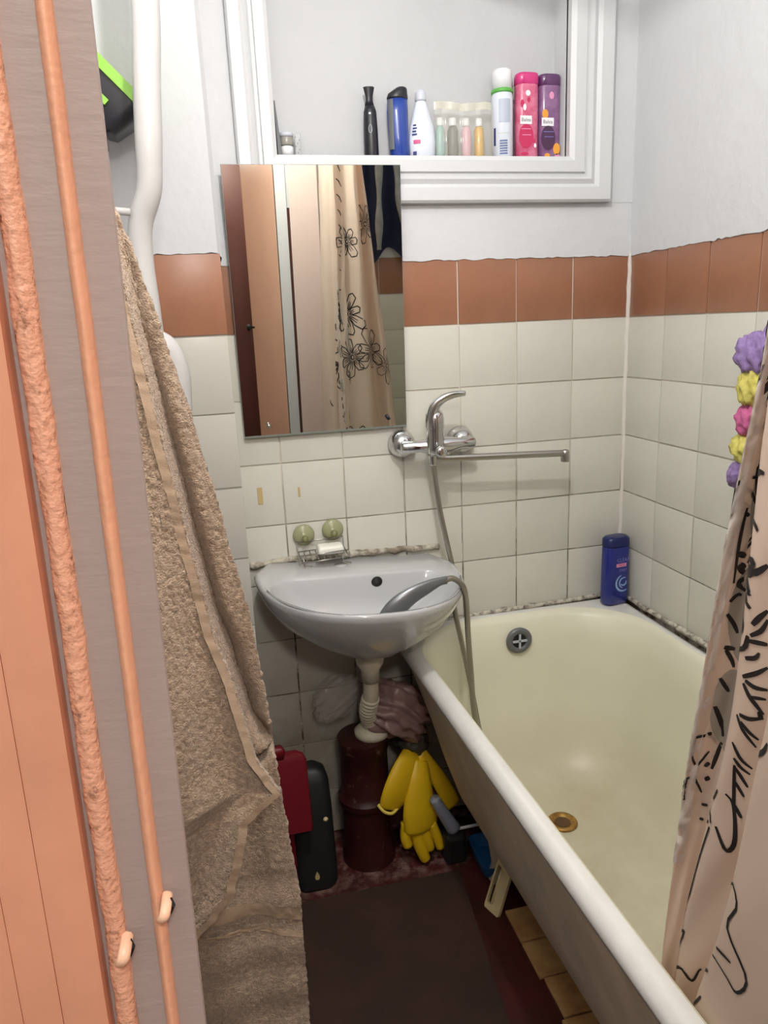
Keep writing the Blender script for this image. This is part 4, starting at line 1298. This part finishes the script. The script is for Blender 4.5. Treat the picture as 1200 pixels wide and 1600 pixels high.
# black line flowers printed on the cloth: stroke width in mm and (fold, height) points
PRINT = [(6, [(5.844,1.1879),(5.831,1.1899),(5.823,1.1913)]), (6, [(4.22,1.2002),(4.2,1.2038),(4.21,1.2013),(4.046,1.2054),(3.96,1.2049),(3.917,1.2045)]), (5, [(5.889,1.1506),(5.798,1.1493),(5.672,1.1476)]), (5, [(4.22,1.1769),(4.22,1.1569),(4.08,1.1555),(3.976,1.1527),(3.923,1.1498),(3.908,1.1488)]), (4, [(5.857,1.1568),(5.865,1.1501),(5.89,1.1405),(5.906,1.129),(5.895,1.1162),(5.853,1.0997),(5.82,1.0834),(5.803,1.0718)]), (7, [(5.818,1.1063),(5.63,1.1036),(5.519,1.1015)]), (7, [(4.18,1.1171),(3.965,1.1187),(3.927,1.1163),(3.978,1.1114),(4.2,1.1027),(4.18,1.1191)]), (7, [(5.484,1.0822),(5.577,1.0854),(5.67,1.0895),(5.743,1.0924)]), (7, [(5.674,1.0935),(5.551,1.09),(5.471,1.0875)]), (7, [(4.21,1.1127),(3.958,1.1068),(3.859,1.1084),(3.783,1.1118),(3.724,1.1157),(3.686,1.1183)]), (7, [(3.902,1.1074),(4.026,1.1028),(4.18,1.1152)]), (7, [(5.462,1.0756),(5.608,1.0726),(5.608,1.0688),(5.461,1.0637)]), (7, [(4.18,1.101),(3.97,1.0854),(3.928,1.0851)]), (5, [(5.836,1.0498),(5.763,1.0523),(5.668,1.0556),(5.563,1.0575),(5.444,1.0556)]), (5, [(4.18,1.0938),(4.033,1.0743),(3.924,1.0713),(3.898,1.0701)]), (5, [(5.862,1.0351),(5.76,1.0307),(5.629,1.0244),(5.494,1.0181),(5.387,1.013),(5.34,1.0104)]), (5, [(4.22,1.0504),(4.23,1.0368),(4.23,1.0332)]), (6, [(3.833,1.0541),(3.81,1.0561),(3.778,1.059),(3.745,1.062),(3.713,1.0648),(3.677,1.0677),(3.645,1.0705),(3.623,1.0724)]), (5, [(3.849,1.042),(3.806,1.0438),(3.75,1.0463),(3.7,1.0491),(3.666,1.0523),(3.64,1.0564),(3.621,1.0605),(3.609,1.0633)]), (5, [(3.877,1.0358),(3.788,1.0365),(3.679,1.0373),(3.59,1.0378),(3.563,1.038)]), (6, [(4.18,1.0793),(4.2,1.0714),(4.2,1.0588),(4.129,1.0517),(4.099,1.0488),(4.098,1.0448),(4.11,1.0408),(4.119,1.038)]), (5, [(4.16,1.2648),(4.14,1.2622),(4.14,1.2541),(4.18,1.2399),(4.14,1.256)]), (5, [(5.691,0.9893),(5.607,0.986),(5.487,0.9815),(5.372,0.9765),(5.297,0.9712),(5.27,0.9681)]), (5, [(4.31,0.9807),(4.32,0.9835),(4.31,0.9699)]), (6, [(5.783,0.9928),(5.597,0.9917),(5.326,0.9912)]), (6, [(4.26,1.016),(3.987,1.0248),(3.924,1.0296),(3.908,1.0349),(3.905,1.0395),(3.902,1.0409)]), (5, [(3.908,1.0158),(3.859,1.0168),(3.798,1.018),(3.744,1.0193),(3.711,1.0209),(3.69,1.0231),(3.676,1.0254),(3.666,1.0269)]), (5, [(3.917,0.9945),(3.853,0.9969),(3.775,1.0001),(3.702,1.0032),(3.645,1.0061),(3.592,1.0094),(3.546,1.0124),(3.515,1.0145)]), (5, [(3.845,0.992),(3.801,0.9914),(3.744,0.9904),(3.684,0.9895),(3.628,0.9893),(3.565,0.9898),(3.506,0.9905),(3.466,0.9908)]), (5, [(3.878,0.9881),(3.842,0.9859),(3.795,0.9827),(3.748,0.9793),(3.707,0.9767),(3.667,0.9745),(3.629,0.9725),(3.593,0.9704),(3.554,0.9679),(3.515,0.9653),(3.483,0.9632),(3.473,0.9624)]), (4, [(3.702,0.9771),(3.635,0.9782),(3.545,0.9794),(3.468,0.98)]), (5, [(3.85,0.9524),(3.807,0.9525),(3.751,0.9524),(3.693,0.9524),(3.636,0.9532),(3.57,0.955),(3.507,0.9568),(3.464,0.958)]), (9, [(3.552,0.96),(3.528,0.9603),(3.493,0.9608),(3.476,0.961)]), (9, [(2.18,0.9799),(2.18,0.9799)]), (4, [(3.911,0.9504),(3.868,0.9476),(3.814,0.9434),(3.755,0.9385),(3.689,0.934),(3.606,0.9287),(3.527,0.9236),(3.495,0.9216)]), (4, [(3.799,0.9457),(3.76,0.944),(3.708,0.9413),(3.655,0.9384),(3.606,0.936),(3.552,0.9338),(3.501,0.932),(3.48,0.9312)]), (6, [(2.14,0.9365),(2.16,0.9365),(2.101,0.9404),(2.03,0.9457),(1.999,0.9495),(1.981,0.9537),(1.97,0.9576),(1.962,0.9603)]), (4, [(3.897,0.9172),(3.845,0.9141),(3.78,0.909),(3.718,0.9036),(3.66,0.8999),(3.595,0.8973),(3.535,0.8956),(3.492,0.8945)]), (4, [(3.812,0.8997),(3.779,0.8979),(3.735,0.8952),(3.688,0.8923),(3.64,0.8902),(3.583,0.8885),(3.529,0.8872),(3.506,0.8867)]), (4, [(3.756,0.8886),(3.691,0.884),(3.602,0.8775),(3.523,0.872),(3.498,0.8703)]), (4, [(3.711,0.871),(3.665,0.8674),(3.6,0.8625),(3.541,0.8582),(3.523,0.8569)]), (4, [(3.776,0.8914),(3.75,0.8803),(3.713,0.8643),(3.675,0.8494),(3.642,0.8406),(3.619,0.8364),(3.604,0.8346),(3.594,0.8333)]), (5, [(3.65,0.8426),(3.607,0.8396),(3.545,0.8353),(3.49,0.8314),(3.472,0.8302)]), (5, [(3.854,0.8031),(3.778,0.7976),(3.679,0.7895),(3.592,0.7822),(3.537,0.7799),(3.5,0.7819),(3.476,0.7867),(3.467,0.7925),(3.477,0.7996),(3.499,0.808),(3.529,0.8164),(3.56,0.8238),(3.596,0.8312),(3.635,0.838),(3.676,0.8434),(3.723,0.8468),(3.775,0.8488),(3.821,0.85),(3.837,0.8505)]), (6, [(5.727,0.9159),(5.633,0.9104),(5.516,0.9019),(5.409,0.8931),(5.333,0.8864),(5.279,0.8804),(5.24,0.8754)]), (6, [(4.3,0.904),(4.31,0.9104)]), (5, [(5.725,0.9531),(5.58,0.948),(5.397,0.94),(5.311,0.936)]), (5, [(4.34,0.9582),(4.34,0.9382)]), (5, [(5.239,0.8675),(5.325,0.8538),(5.412,0.839),(5.471,0.8288)]), (4, [(4.072,0.8478),(4.109,0.8414),(4.186,0.8312),(4.31,0.8273),(4.31,0.8237)]), (4, [(5.343,0.7805),(5.48,0.7798),(5.596,0.7799),(5.634,0.7799)]), (4, [(4.33,0.8073),(4.32,0.8101),(4.121,0.8094),(4.037,0.8038),(4.015,0.8018)]), (4, [(5.604,0.7608),(5.489,0.7601),(5.41,0.7596)]), (4, [(4.32,0.792),(4.202,0.7968),(4.121,0.7996)]), (6, [(5.749,0.8324),(5.714,0.8336),(5.666,0.8352),(5.622,0.8368),(5.609,0.8373)]), (6, [(5.672,0.8133),(5.629,0.8141),(5.565,0.8155),(5.507,0.8169),(5.488,0.8173)]), (5, [(5.818,0.8774),(5.781,0.8779),(5.732,0.8785),(5.69,0.879),(5.677,0.8791)]), (3, [(6.096,0.8339),(5.863,0.8433),(5.713,0.8511),(5.67,0.8536)]), (3, [(6.212,0.8195),(6.071,0.8143),(5.89,0.8058),(5.759,0.7978),(5.717,0.7955)]), (4, [(4.023,0.7958),(4.036,0.7839),(4.056,0.7668),(4.069,0.7465),(4.071,0.7244),(4.056,0.6963),(4.233,0.6603),(4.17,0.6463),(4.202,0.633),(4.015,0.6392),(3.969,0.6403),(3.99,0.6313),(4.17,0.6079),(4.16,0.5934),(4.14,0.5862)]), (4, [(4.14,0.5717),(4.15,0.5817),(4.14,0.5753),(3.889,0.5842),(3.773,0.5855),(3.657,0.5821),(3.551,0.577),(3.47,0.5749),(3.422,0.5794),(3.392,0.5879),(3.369,0.5957),(3.327,0.5993)]), (4, [(2.3,0.6295),(2.3,0.6295),(2.162,0.6387),(2.136,0.6406)]), (4, [(2.31,0.56),(2.232,0.5635),(2.14,0.5802),(2.093,0.5923),(2.083,0.5956)]), (4, [(2.21,0.7712),(2.08,0.7792),(1.987,0.7754),(1.935,0.7687),(1.926,0.7603),(1.964,0.7496),(2.006,0.7379),(1.993,0.7278),(1.898,0.7192),(1.791,0.7102),(1.713,0.7017),(1.684,0.6928),(1.689,0.6826),(1.711,0.6731),(1.736,0.6667),(1.763,0.6648),(1.799,0.6661),(1.841,0.6683),(1.891,0.6695),(1.962,0.6708),(2.055,0.6714),(2.173,0.6688)]), (4, [(2.117,0.6861),(2.023,0.6893),(1.936,0.6912),(1.875,0.6923),(1.857,0.6926)])]


def stroke(w, pts, out):
    P = [curtain_pt(u, z) for u, z in pts]
    Q = smooth_path(P, 3) if len(P) > 2 else [Vector(p) for p in P]
    UV = []
    for i in range(len(Q)):
        f = i / max(1, len(Q) - 1) * (len(pts) - 1)
        a = min(int(f), len(pts) - 2)
        UV.append((pts[a][0] + (pts[a + 1][0] - pts[a][0]) * (f - a), pts[a][1] + (pts[a + 1][1] - pts[a][1]) * (f - a)))
    for sgn in (1, -1):
        V, F = [], []
        for i, (u, z) in enumerate(UV):
            p = Vector(curtain_pt(u, z))
            du = Vector(curtain_pt(u + 0.03, z)) - Vector(curtain_pt(u - 0.03, z))
            dz = Vector(curtain_pt(u, z + 0.006)) - Vector(curtain_pt(u, z - 0.006))
            n = du.cross(dz).normalized()
            t = (Q[min(i + 1, len(Q) - 1)] - Q[max(i - 1, 0)])
            sd = t.cross(n)
            if sd.length < 1e-9:
                sd = du
            sd.normalize()
            ww = w * 0.0005 * (0.55 + 0.45 * math.sin(PI * min(1, 0.12 + i / len(UV))))
            V += [p + sd * ww + n * sgn * 0.0007, p - sd * ww + n * sgn * 0.0007]
        for i in range(len(UV) - 1):
            F.append((2 * i, 2 * i + 1, 2 * i + 3, 2 * i + 2))
        out.append((V, F))


strokes = []
for w, pts in PRINT:
    stroke(w, pts, strokes)


def flower(uc, zc, R_, n, w, a0, ku=17.0, core=0.16):
    """Line drawn bloom: open petal loops, a few veins and a small heart; ku folds per metre of cloth."""
    def pt(r, a):
        return (uc + ku * r * math.cos(a), zc + r * math.sin(a))

    def ok(q):
        return len(q) > 2 and all(6.6 < u < 12.9 for u, z in q) and all(0.45 < z < 2.02 for u, z in q)
    for k in range(n):
        a = a0 + 2 * PI * k / n
        ln = R_ * (0.8 + 0.35 * ((k * 7) % 5) / 4)
        hw = 0.9 * PI / n
        loop = [pt(core * R_, a - hw * 0.5), pt(ln * 0.55, a - hw), pt(ln * 0.9, a - hw * 0.55), pt(ln, a + 0.05), pt(ln * 0.88, a + hw * 0.6), pt(ln * 0.5, a + hw), pt(core * R_, a + hw * 0.5)]
        loop = [q for q in loop if 6.6 < q[0] < 12.9]
        if ok(loop):
            stroke(w, loop, strokes)
        for d in (-0.25, 0.2):
            v = [pt(core * R_ * 1.4, a + hw * d), pt(ln * 0.4, a + hw * d * 1.3), pt(ln * 0.62, a + hw * d)]
            if ok(v):
                stroke(w * 0.7, v, strokes)
    h = [pt(core * R_ * 0.7, a0 + 2 * PI * k / 8) for k in range(9)]
    if ok(h):
        stroke(w * 1.2, h, strokes)


for uc, zc, R_, n, w, a0 in ((7.6, 1.30, 0.085, 8, 5, 0.3), (7.9, 1.14, 0.075, 7, 4, 0.9), (9.6, 1.16, 0.085, 7, 4, 0.2), (11.2, 1.10, 0.07, 6, 3, 0.5), (8.0, 1.56, 0.06, 6, 4, 1.1),
                             (10.6, 1.62, 0.07, 6, 4, 0.1), (8.0, 0.80, 0.08, 7, 4, 0.4), (11.0, 0.74, 0.09, 7, 4, 0.7)):
    flower(uc, zc, R_, n, w, a0)
for k in range(9):
    stroke(4, [(7.25, 1.88 - 0.052 * k), (7.45, 1.872 - 0.052 * k), (7.62, 1.852 - 0.052 * k)], strokes)
lp = obj('line_print', join(*strokes), M['print'], curt, label='black line flower print')
lp['kind'] = 'stuff'
for za, zb, ua, ub in ((1.27, 1.10, 4.3, 5.75), (1.09, 0.975, 4.25, 5.8), (0.965, 0.86, 4.3, 5.9)):
    for sgn in (1, -1):
        obj('grey_print', grid(lambda u, v: tuple(Vector(curtain_pt((ua + ub) / 2 + (ub - ua) * (u - 0.5) * max(0.02, math.sin(PI * v)) ** 0.45 - 0.25 * (v - 0.5), za + (zb - za) * v)) + Vector((-0.62, -0.78, 0)) * 0.0004 * sgn), 16, 20), M['greyprint'], curt, smooth=True, label='grey printed petal')

rod = thing('curtain_rod', 'metal shower curtain rod above the tub', 'rod', (-0.54, -0.76, 2.12))
obj('rod_tube', tube([(-0.54, -0.004, 2.12), (-0.54, -1.526, 2.12)], 0.011, 12), M['wood'], rod, smooth=True)
for k in range(9):
    yy = -1.20 - 0.036 * k
    a = [(-0.54 + 0.016 * math.cos(2 * PI * j / 14), yy, 2.113 + 0.02 * math.sin(2 * PI * j / 14)) for j in range(15)]
    tag(obj('curtain_ring', tube(a, 0.0018, 6), M['wcap'], loc=(-0.54, yy, 2.12)), 'white curtain ring hung on the rod', 'ring', 'curtain rings on the rod')

# robe hung on the rear wall (seen in the mirror)
robe = thing('bathrobe', 'navy robe with grey sleeves hung on the rear wall, seen in the mirror', 'robe', (-0.28, -1.5, 2.0))
obj('robe_body', grid(lambda u, v: (-0.42 + 0.28 * u + 0.02 * math.sin(v * 3), -1.500 + 0.016 * math.sin(u * 17 + v * 2), 2.15 - (0.65 + 0.04 * math.sin(u * 9)) * v), 40, 24), M['navy'], robe, smooth=True)
obj('sleeve', tube(smooth_path([(-0.315, -1.46, 2.12), (-0.318, -1.45, 1.9), (-0.322, -1.45, 1.70), (-0.326, -1.45, 1.53)], 6), [0.02 + 0.006 * math.sin(k) for k in range(19)], 10, flat=(1, .6)), M['greycloth'], robe, smooth=True, label='grey sleeve')
obj('sleeve', tube(smooth_path([(-0.255, -1.46, 2.12), (-0.250, -1.45, 1.9), (-0.235, -1.45, 1.72), (-0.205, -1.45, 1.56)], 6), [0.022 + 0.006 * math.sin(k + 2) for k in range(19)], 10, flat=(1, .6)), M['greycloth'], robe, smooth=True, label='grey sleeve')

# ------------------------------------------------------------------ bath scrubber on the right wall
scr = thing('bath_scrubber', 'fluffy purple, yellow and pink mesh scrubber hanging on the right wall', 'scrubber', (-0.04, -0.50, 1.29))


def puff(c, r, sx, sy, sz, seed, tilt=0.0):
    b = bmesh.new()
    bmesh.ops.create_icosphere(b, subdivisions=4, radius=1.0)
    for v in b.verts:
        d = v.co.normalized()
        a = math.atan2(d.y, d.x)
        k = 1 + 0.13 * math.sin(a * 9 + d.z * 5 + seed) + 0.22 * noise3((d.x * 3 + seed, d.y * 3, d.z * 3)) + 0.12 * noise3((d.x * 9, d.y * 9 + seed, d.z * 9))
        p = Vector((d.x * sx, d.y * sy, d.z * sz)) * r * k
        v.co = Vector(c) + Vector((p.x, p.y + tilt * p.z, p.z))
    return bmgeo(b)


obj('puff', puff((-0.038, -0.515, 1.268), 0.034, 0.9, 1.2, 1.15, 1), M['purplef'], scr, smooth=True, label='purple puff')
obj('puff', puff((-0.037, -0.517, 1.205), 0.031, 0.9, 1.15, 1.25, 5), M['yellowf'], scr, smooth=True, label='yellow puff')
obj('puff', puff((-0.037, -0.518, 1.140), 0.031, 0.9, 1.1, 1.1, 9), M['pinkf'], scr, smooth=True, label='pink puff')
obj('puff', puff((-0.037, -0.512, 1.085), 0.031, 0.9, 1.1, 1.0, 13), M['yellowf'], scr, smooth=True, label='lower yellow puff')
obj('puff', puff((-0.037, -0.500, 1.035), 0.026, 0.9, 1.0, 1.25, 17, -0.4), M['purplef'], scr, smooth=True, label='lower purple puff')
obj('cord', tube(smooth_path([(-0.038, -0.515, 1.29), (-0.014, -0.525, 1.35), (-0.012, -0.53, 1.38)], 5), 0.002, 6), M['purplef'], scr, smooth=True)
obj('hook', tube([(-0.001, -0.53, 1.382), (-0.020, -0.53, 1.378), (-0.022, -0.53, 1.39)], 0.003, 8), M['steel'], scr, smooth=True)

# ------------------------------------------------------------------ floor mat and the clutter under the basin
tag(obj('floor_mat', rings([[(-1.262, -0.238, z), (-0.572, -0.246, z), (-0.612, -0.62, z), (-0.672, -1.50, z), (-1.262, -1.50, z)] for z in (0.0005, 0.004)]), M['mat'], loc=(-0.9, -0.8, 0)), 'brown worn mat covering the floor in front of the washbasin', 'mat')
CAD = (-0.930, -0.185, 0.0)
cad = thing('black_case', 'tall rounded black plastic case leaning against the wall under the basin', 'case', CAD)
cad_r = [[(CAD[0] + 0.024 * (1 - h / 0.3) * 0 + x * k + (-0.0 + 0.004 * h), CAD[1] + y * k2 + h * 0.22, h) for x, y in rrect(0, 0, 0.054, 0.034, 0.024, 5)]
         for h, k, k2 in ((0.0, .80, .8), (0.012, .95, .95), (0.03, 1, 1), (0.20, 1, 1), (0.26, .96, .9), (0.285, .82, .75), (0.297, .5, .5))]
obj('case_body', rings(cad_r), M['blackr'], cad, smooth=True)
obj('rivet', lathe((-0.896, -0.176, 0.175), [(0.0065, 0.0), (0.0065, 0.004), (0.003, 0.0065), (0, 0.0067)], 12, axis='-y'), M['cream'], cad, smooth=True, label='cream rivet')
dr = [(0.0, 0.012), (0.004, 0.004), (0.006, -0.003), (0.004, -0.009), (0.0, -0.0105), (-0.004, -0.009), (-0.006, -0.003), (-0.004, 0.004)]
obj('drop_mark', ([(-0.930 + x, -0.2125, 0.043 + z) for x, z in dr] + [(-0.930 + x, -0.2090, 0.043 + z) for x, z in dr], [tuple(range(8)), tuple(range(15, 7, -1))] + [(k, (k + 1) % 8, 8 + (k + 1) % 8, 8 + k) for k in range(8)]), mat('drop_yellow', (196, 180, 120), 0.5), cad, label='pale yellow drop mark')
rd = thing('red_dustpan', 'dark red plastic dustpan standing behind the towel by the black case', 'dustpan', (-0.985, -0.2, 0.2))
obj('pan', rings([[(x * k - 0.985, -0.235 + y + (h - 0.2) * 0.16, h) for x, y in rrect(0, 0, 0.052, 0.008, 0.006, 3)] for h, k in ((0.200, .96), (0.206, 1), (0.37, .98), (0.385, .86), (0.392, .6))]), M['redp'], rd, smooth=True, auto=40)
obj('handle', rings([[(x * k - 1.003, -0.205 + y, h) for x, y in rrect(0, 0, 0.022, 0.009, 0.007, 3)] for h, k in ((0.378, 1), (0.40, .95), (0.412, .7))]), M['redp'], rd, smooth=True)
obj('spike', lathe((-0.985, -0.215, 0.0), [(0.008, 0.0), (0.008, 0.205)], 8), M['redp'], rd)

# bags between the pipe and the tub


def crumple(c, rx, ry, rz, seed, pleat=0.0, pdir=(0.6, 0, 0.8), sub=4, rot=0.0):
    b = bmesh.new()
    bmesh.ops.create_icosphere(b, subdivisions=sub, radius=1.0)
    pd = Vector(pdir).normalized()
    for v in b.verts:
        d = v.co.normalized()
        k = 1 + 0.20 * noise3((d.x * 1.6 + seed, d.y * 1.6, d.z * 1.6)) + 0.13 * noise3((d.x * 4, d.y * 4 + seed, d.z * 4)) + 0.05 * noise3((d.x * 11, d.y * 11, d.z * 11 + seed))
        k += pleat * math.sin(d.dot(pd) * 17 + 3 * noise3((d.x * 2, d.y * 2, d.z * 2 + seed)))
        p = Vector((d.x * rx, d.y * ry, d.z * rz)) * k
        x = p.x * math.cos(rot) - p.z * math.sin(rot)
        z = p.x * math.sin(rot) + p.z * math.cos(rot)
        v.co = Vector(c) + Vector((x, p.y, z))
    return bmgeo(b)


tag(obj('plastic_bag', crumple((-0.692, -0.125, 0.415), 0.098, 0.062, 0.070, 3, 0.085, (0.0, 0.30, 1.0), 5, -0.60), M['pinkbag'], loc=(-0.66, -0.11, 0.33), smooth=True), 'crumpled mauve pink plastic bag stuffed beside the drain hose', 'bag', 'plastic bags under the basin')
tag(obj('plastic_bag', crumple((-0.835, -0.075, 0.445), 0.070, 0.040, 0.048, 8, 0.06, (0.2, 0.2, 0.9), 5, 0.75), M['clearbag'], loc=(-0.845, -0.08, 0.38), smooth=True), 'crumpled see-through white plastic bag left of the drain hose', 'bag', 'plastic bags under the basin')
tag(obj('plastic_bag', crumple((-0.648, -0.105, 0.310), 0.046, 0.050, 0.040, 12, 0.03, (0.2, 0.3, 0.9), 4, -0.3), M['darkbag'], loc=(-0.648, -0.1, 0.27), smooth=True), 'dark grey bag under the mauve bag', 'bag', 'plastic bags under the basin')

# rubber gloves hung over the pipe branch


def flat_tube(pts, rad, fl=0.45, n=12, up=(0.3, -1, 0.2)):
    return tube(smooth_path(pts, 5), rad, n, flat=(1.0, fl), up=up)


gl = thing('rubber_glove', 'yellow rubber glove with fingers hanging down over the pipe', 'glove', (-0.645, -0.18, 0.2), 'yellow rubber gloves')
obj('palm', flat_tube([(-0.640, -0.150, 0.272), (-0.648, -0.172, 0.235), (-0.656, -0.184, 0.18), (-0.655, -0.188, 0.13), (-0.655, -0.188, 0.095)], lambda f: (0.022 + 0.028 * min(1, f * 1.6)) * (1 if f < 0.86 else 1 - 0.45 * ((f - 0.86) / 0.14) ** 2)), M['yellow'], gl, smooth=True)
for p, r in ((((-0.690, -0.188, 0.125), (-0.697, -0.194, 0.09), (-0.692, -0.200, 0.062)), 0.0170), (((-0.668, -0.188, 0.105), (-0.662, -0.196, 0.060), (-0.652, -0.200, 0.028), (-0.647, -0.200, 0.016)), 0.0185),
             (((-0.650, -0.188, 0.105), (-0.640, -0.196, 0.066), (-0.634, -0.198, 0.040)), 0.0165), (((-0.630, -0.186, 0.110), (-0.614, -0.190, 0.070), (-0.605, -0.194, 0.034)), 0.0165)):
    obj('finger', tube(smooth_path(p, 5), (lambda rr: (lambda f: rr * (1 - 0.30 * f) * (1.0 if f < .93 else 0.6)))(r), 10), M['yellow'], gl, smooth=True)
obj('thumb', tube(smooth_path([(-0.625, -0.184, 0.165), (-0.600, -0.186, 0.135), (-0.590, -0.192, 0.115)], 5), lambda f: 0.014 * (1 - .3 * f), 10), M['yellow'], gl, smooth=True)
obj('cuff', flat_tube([(-0.635, -0.140, 0.285), (-0.612, -0.150, 0.245), (-0.583, -0.160, 0.190), (-0.562, -0.165, 0.135)], lambda f: 0.017 + 0.010 * f, 0.4), M['yellow'], gl, smooth=True)
g2 = thing('rubber_glove', 'yellow rubber glove folded over to the left, cuff hanging down', 'glove', (-0.70, -0.18, 0.22), 'yellow rubber gloves')
obj('cuff', flat_tube([(-0.650, -0.135, 0.287), (-0.680, -0.165, 0.262), (-0.712, -0.185, 0.222), (-0.735, -0.19, 0.180)], lambda f: 0.022 + 0.024 * math.sin(PI * min(1, f * 0.85 + .1)) ** .7, 0.35, up=(0.7, -1, 0.4)), M['yellow'], g2, smooth=True)
obj('cuff_roll', tube(smooth_path([(-0.764, -0.192, 0.198), (-0.752, -0.203, 0.183), (-0.733, -0.205, 0.175), (-0.715, -0.192, 0.176)], 6), 0.0042, 8), mat('pale_yellow_rubber', (222, 200, 90), 0.5), g2, smooth=True, label='paler rolled cuff')
br = thing('floor_brush', 'grey handled brush with a thin white rod beside the gloves', 'brush', (-0.58, -0.2, 0.1))
obj('brush_handle', tube(smooth_path([(-0.622, -0.205, 0.195), (-0.598, -0.205, 0.145), (-0.572, -0.205, 0.095)], 5), lambda f: 0.013 + 0.006 * f, 12), M['grayp'], br, smooth=True)
obj('brush_rod', tube([(-0.572, -0.205, 0.092), (-0.48, -0.20, 0.088)], 0.0042, 8), M['lblw'], br, smooth=True)
obj('brush_head', box(-0.60, -0.54, -0.225, -0.175, 0.0, 0.085, 0.012, 2), M['blackr'], br)
bl = thing('blue_dustpan', 'blue plastic scoop lying on the floor beside the tub', 'dustpan', (-0.50, -0.25, 0.0))
obj('scoop', rings([[(x + 0.0, y, z) for x, y in rrect(-0.497, -0.250, hx, hy, 0.02, 5)] for z, hx, hy in ((0.0095, 0.026, 0.055), (0.03, 0.031, 0.062), (0.048, 0.034, 0.066), (0.046, 0.030, 0.062), (0.02, 0.024, 0.05))]), M['bluep'], bl, smooth=True, auto=40)
cr = thing('squeegee_holder', 'cream plastic slotted holder leaning against the bathtub', 'holder', (-0.53, -0.4, 0.0))
A, B_, C_, D_ = Vector((-0.556, -0.372, 0.002)), Vector((-0.5385, -0.418, 0.002)), Vector((-0.492, -0.392, 0.100)), Vector((-0.506, -0.345, 0.105))


def quad_pt(s, t):
    return A * (1 - s) * (1 - t) + B_ * s * (1 - t) + C_ * s * t + D_ * (1 - s) * t


nq = (B_ - A).cross(D_ - A).normalized() * 0.008
out_o = [quad_pt((p[0] + 1) / 2, (p[1] + 1) / 2) for p in rrect(0, 0, 1, 1, 0.18, 4)]
out_i = [quad_pt(0.10 + 0.30 * (p[0] + 1) / 2, 0.12 + 0.76 * (p[1] + 1) / 2) for p in rrect(0, 0, 1, 1, 0.3, 4)]
nq_n = len(out_o)
V = [tuple(p + nq * 0) for p in out_o] + [tuple(p) for p in out_i] + [tuple(p - nq) for p in out_o] + [tuple(p - nq) for p in out_i]
F = []
for k in range(nq_n):
    k2 = (k + 1) % nq_n
    F += [(k, k2, nq_n + k2, nq_n + k), (2 * nq_n + k, 2 * nq_n + k2, 3 * nq_n + k2, 3 * nq_n + k), (k, k2, 2 * nq_n + k2, 2 * nq_n + k), (nq_n + k, nq_n + k2, 3 * nq_n + k2, 3 * nq_n + k)]
obj('frame', (V, F), M['cream'], cr)
obj('cross_bar', tube([quad_pt(0.42, 0.15), quad_pt(0.42, 0.85)], 0.004, 6), M['cream'], cr, smooth=True)
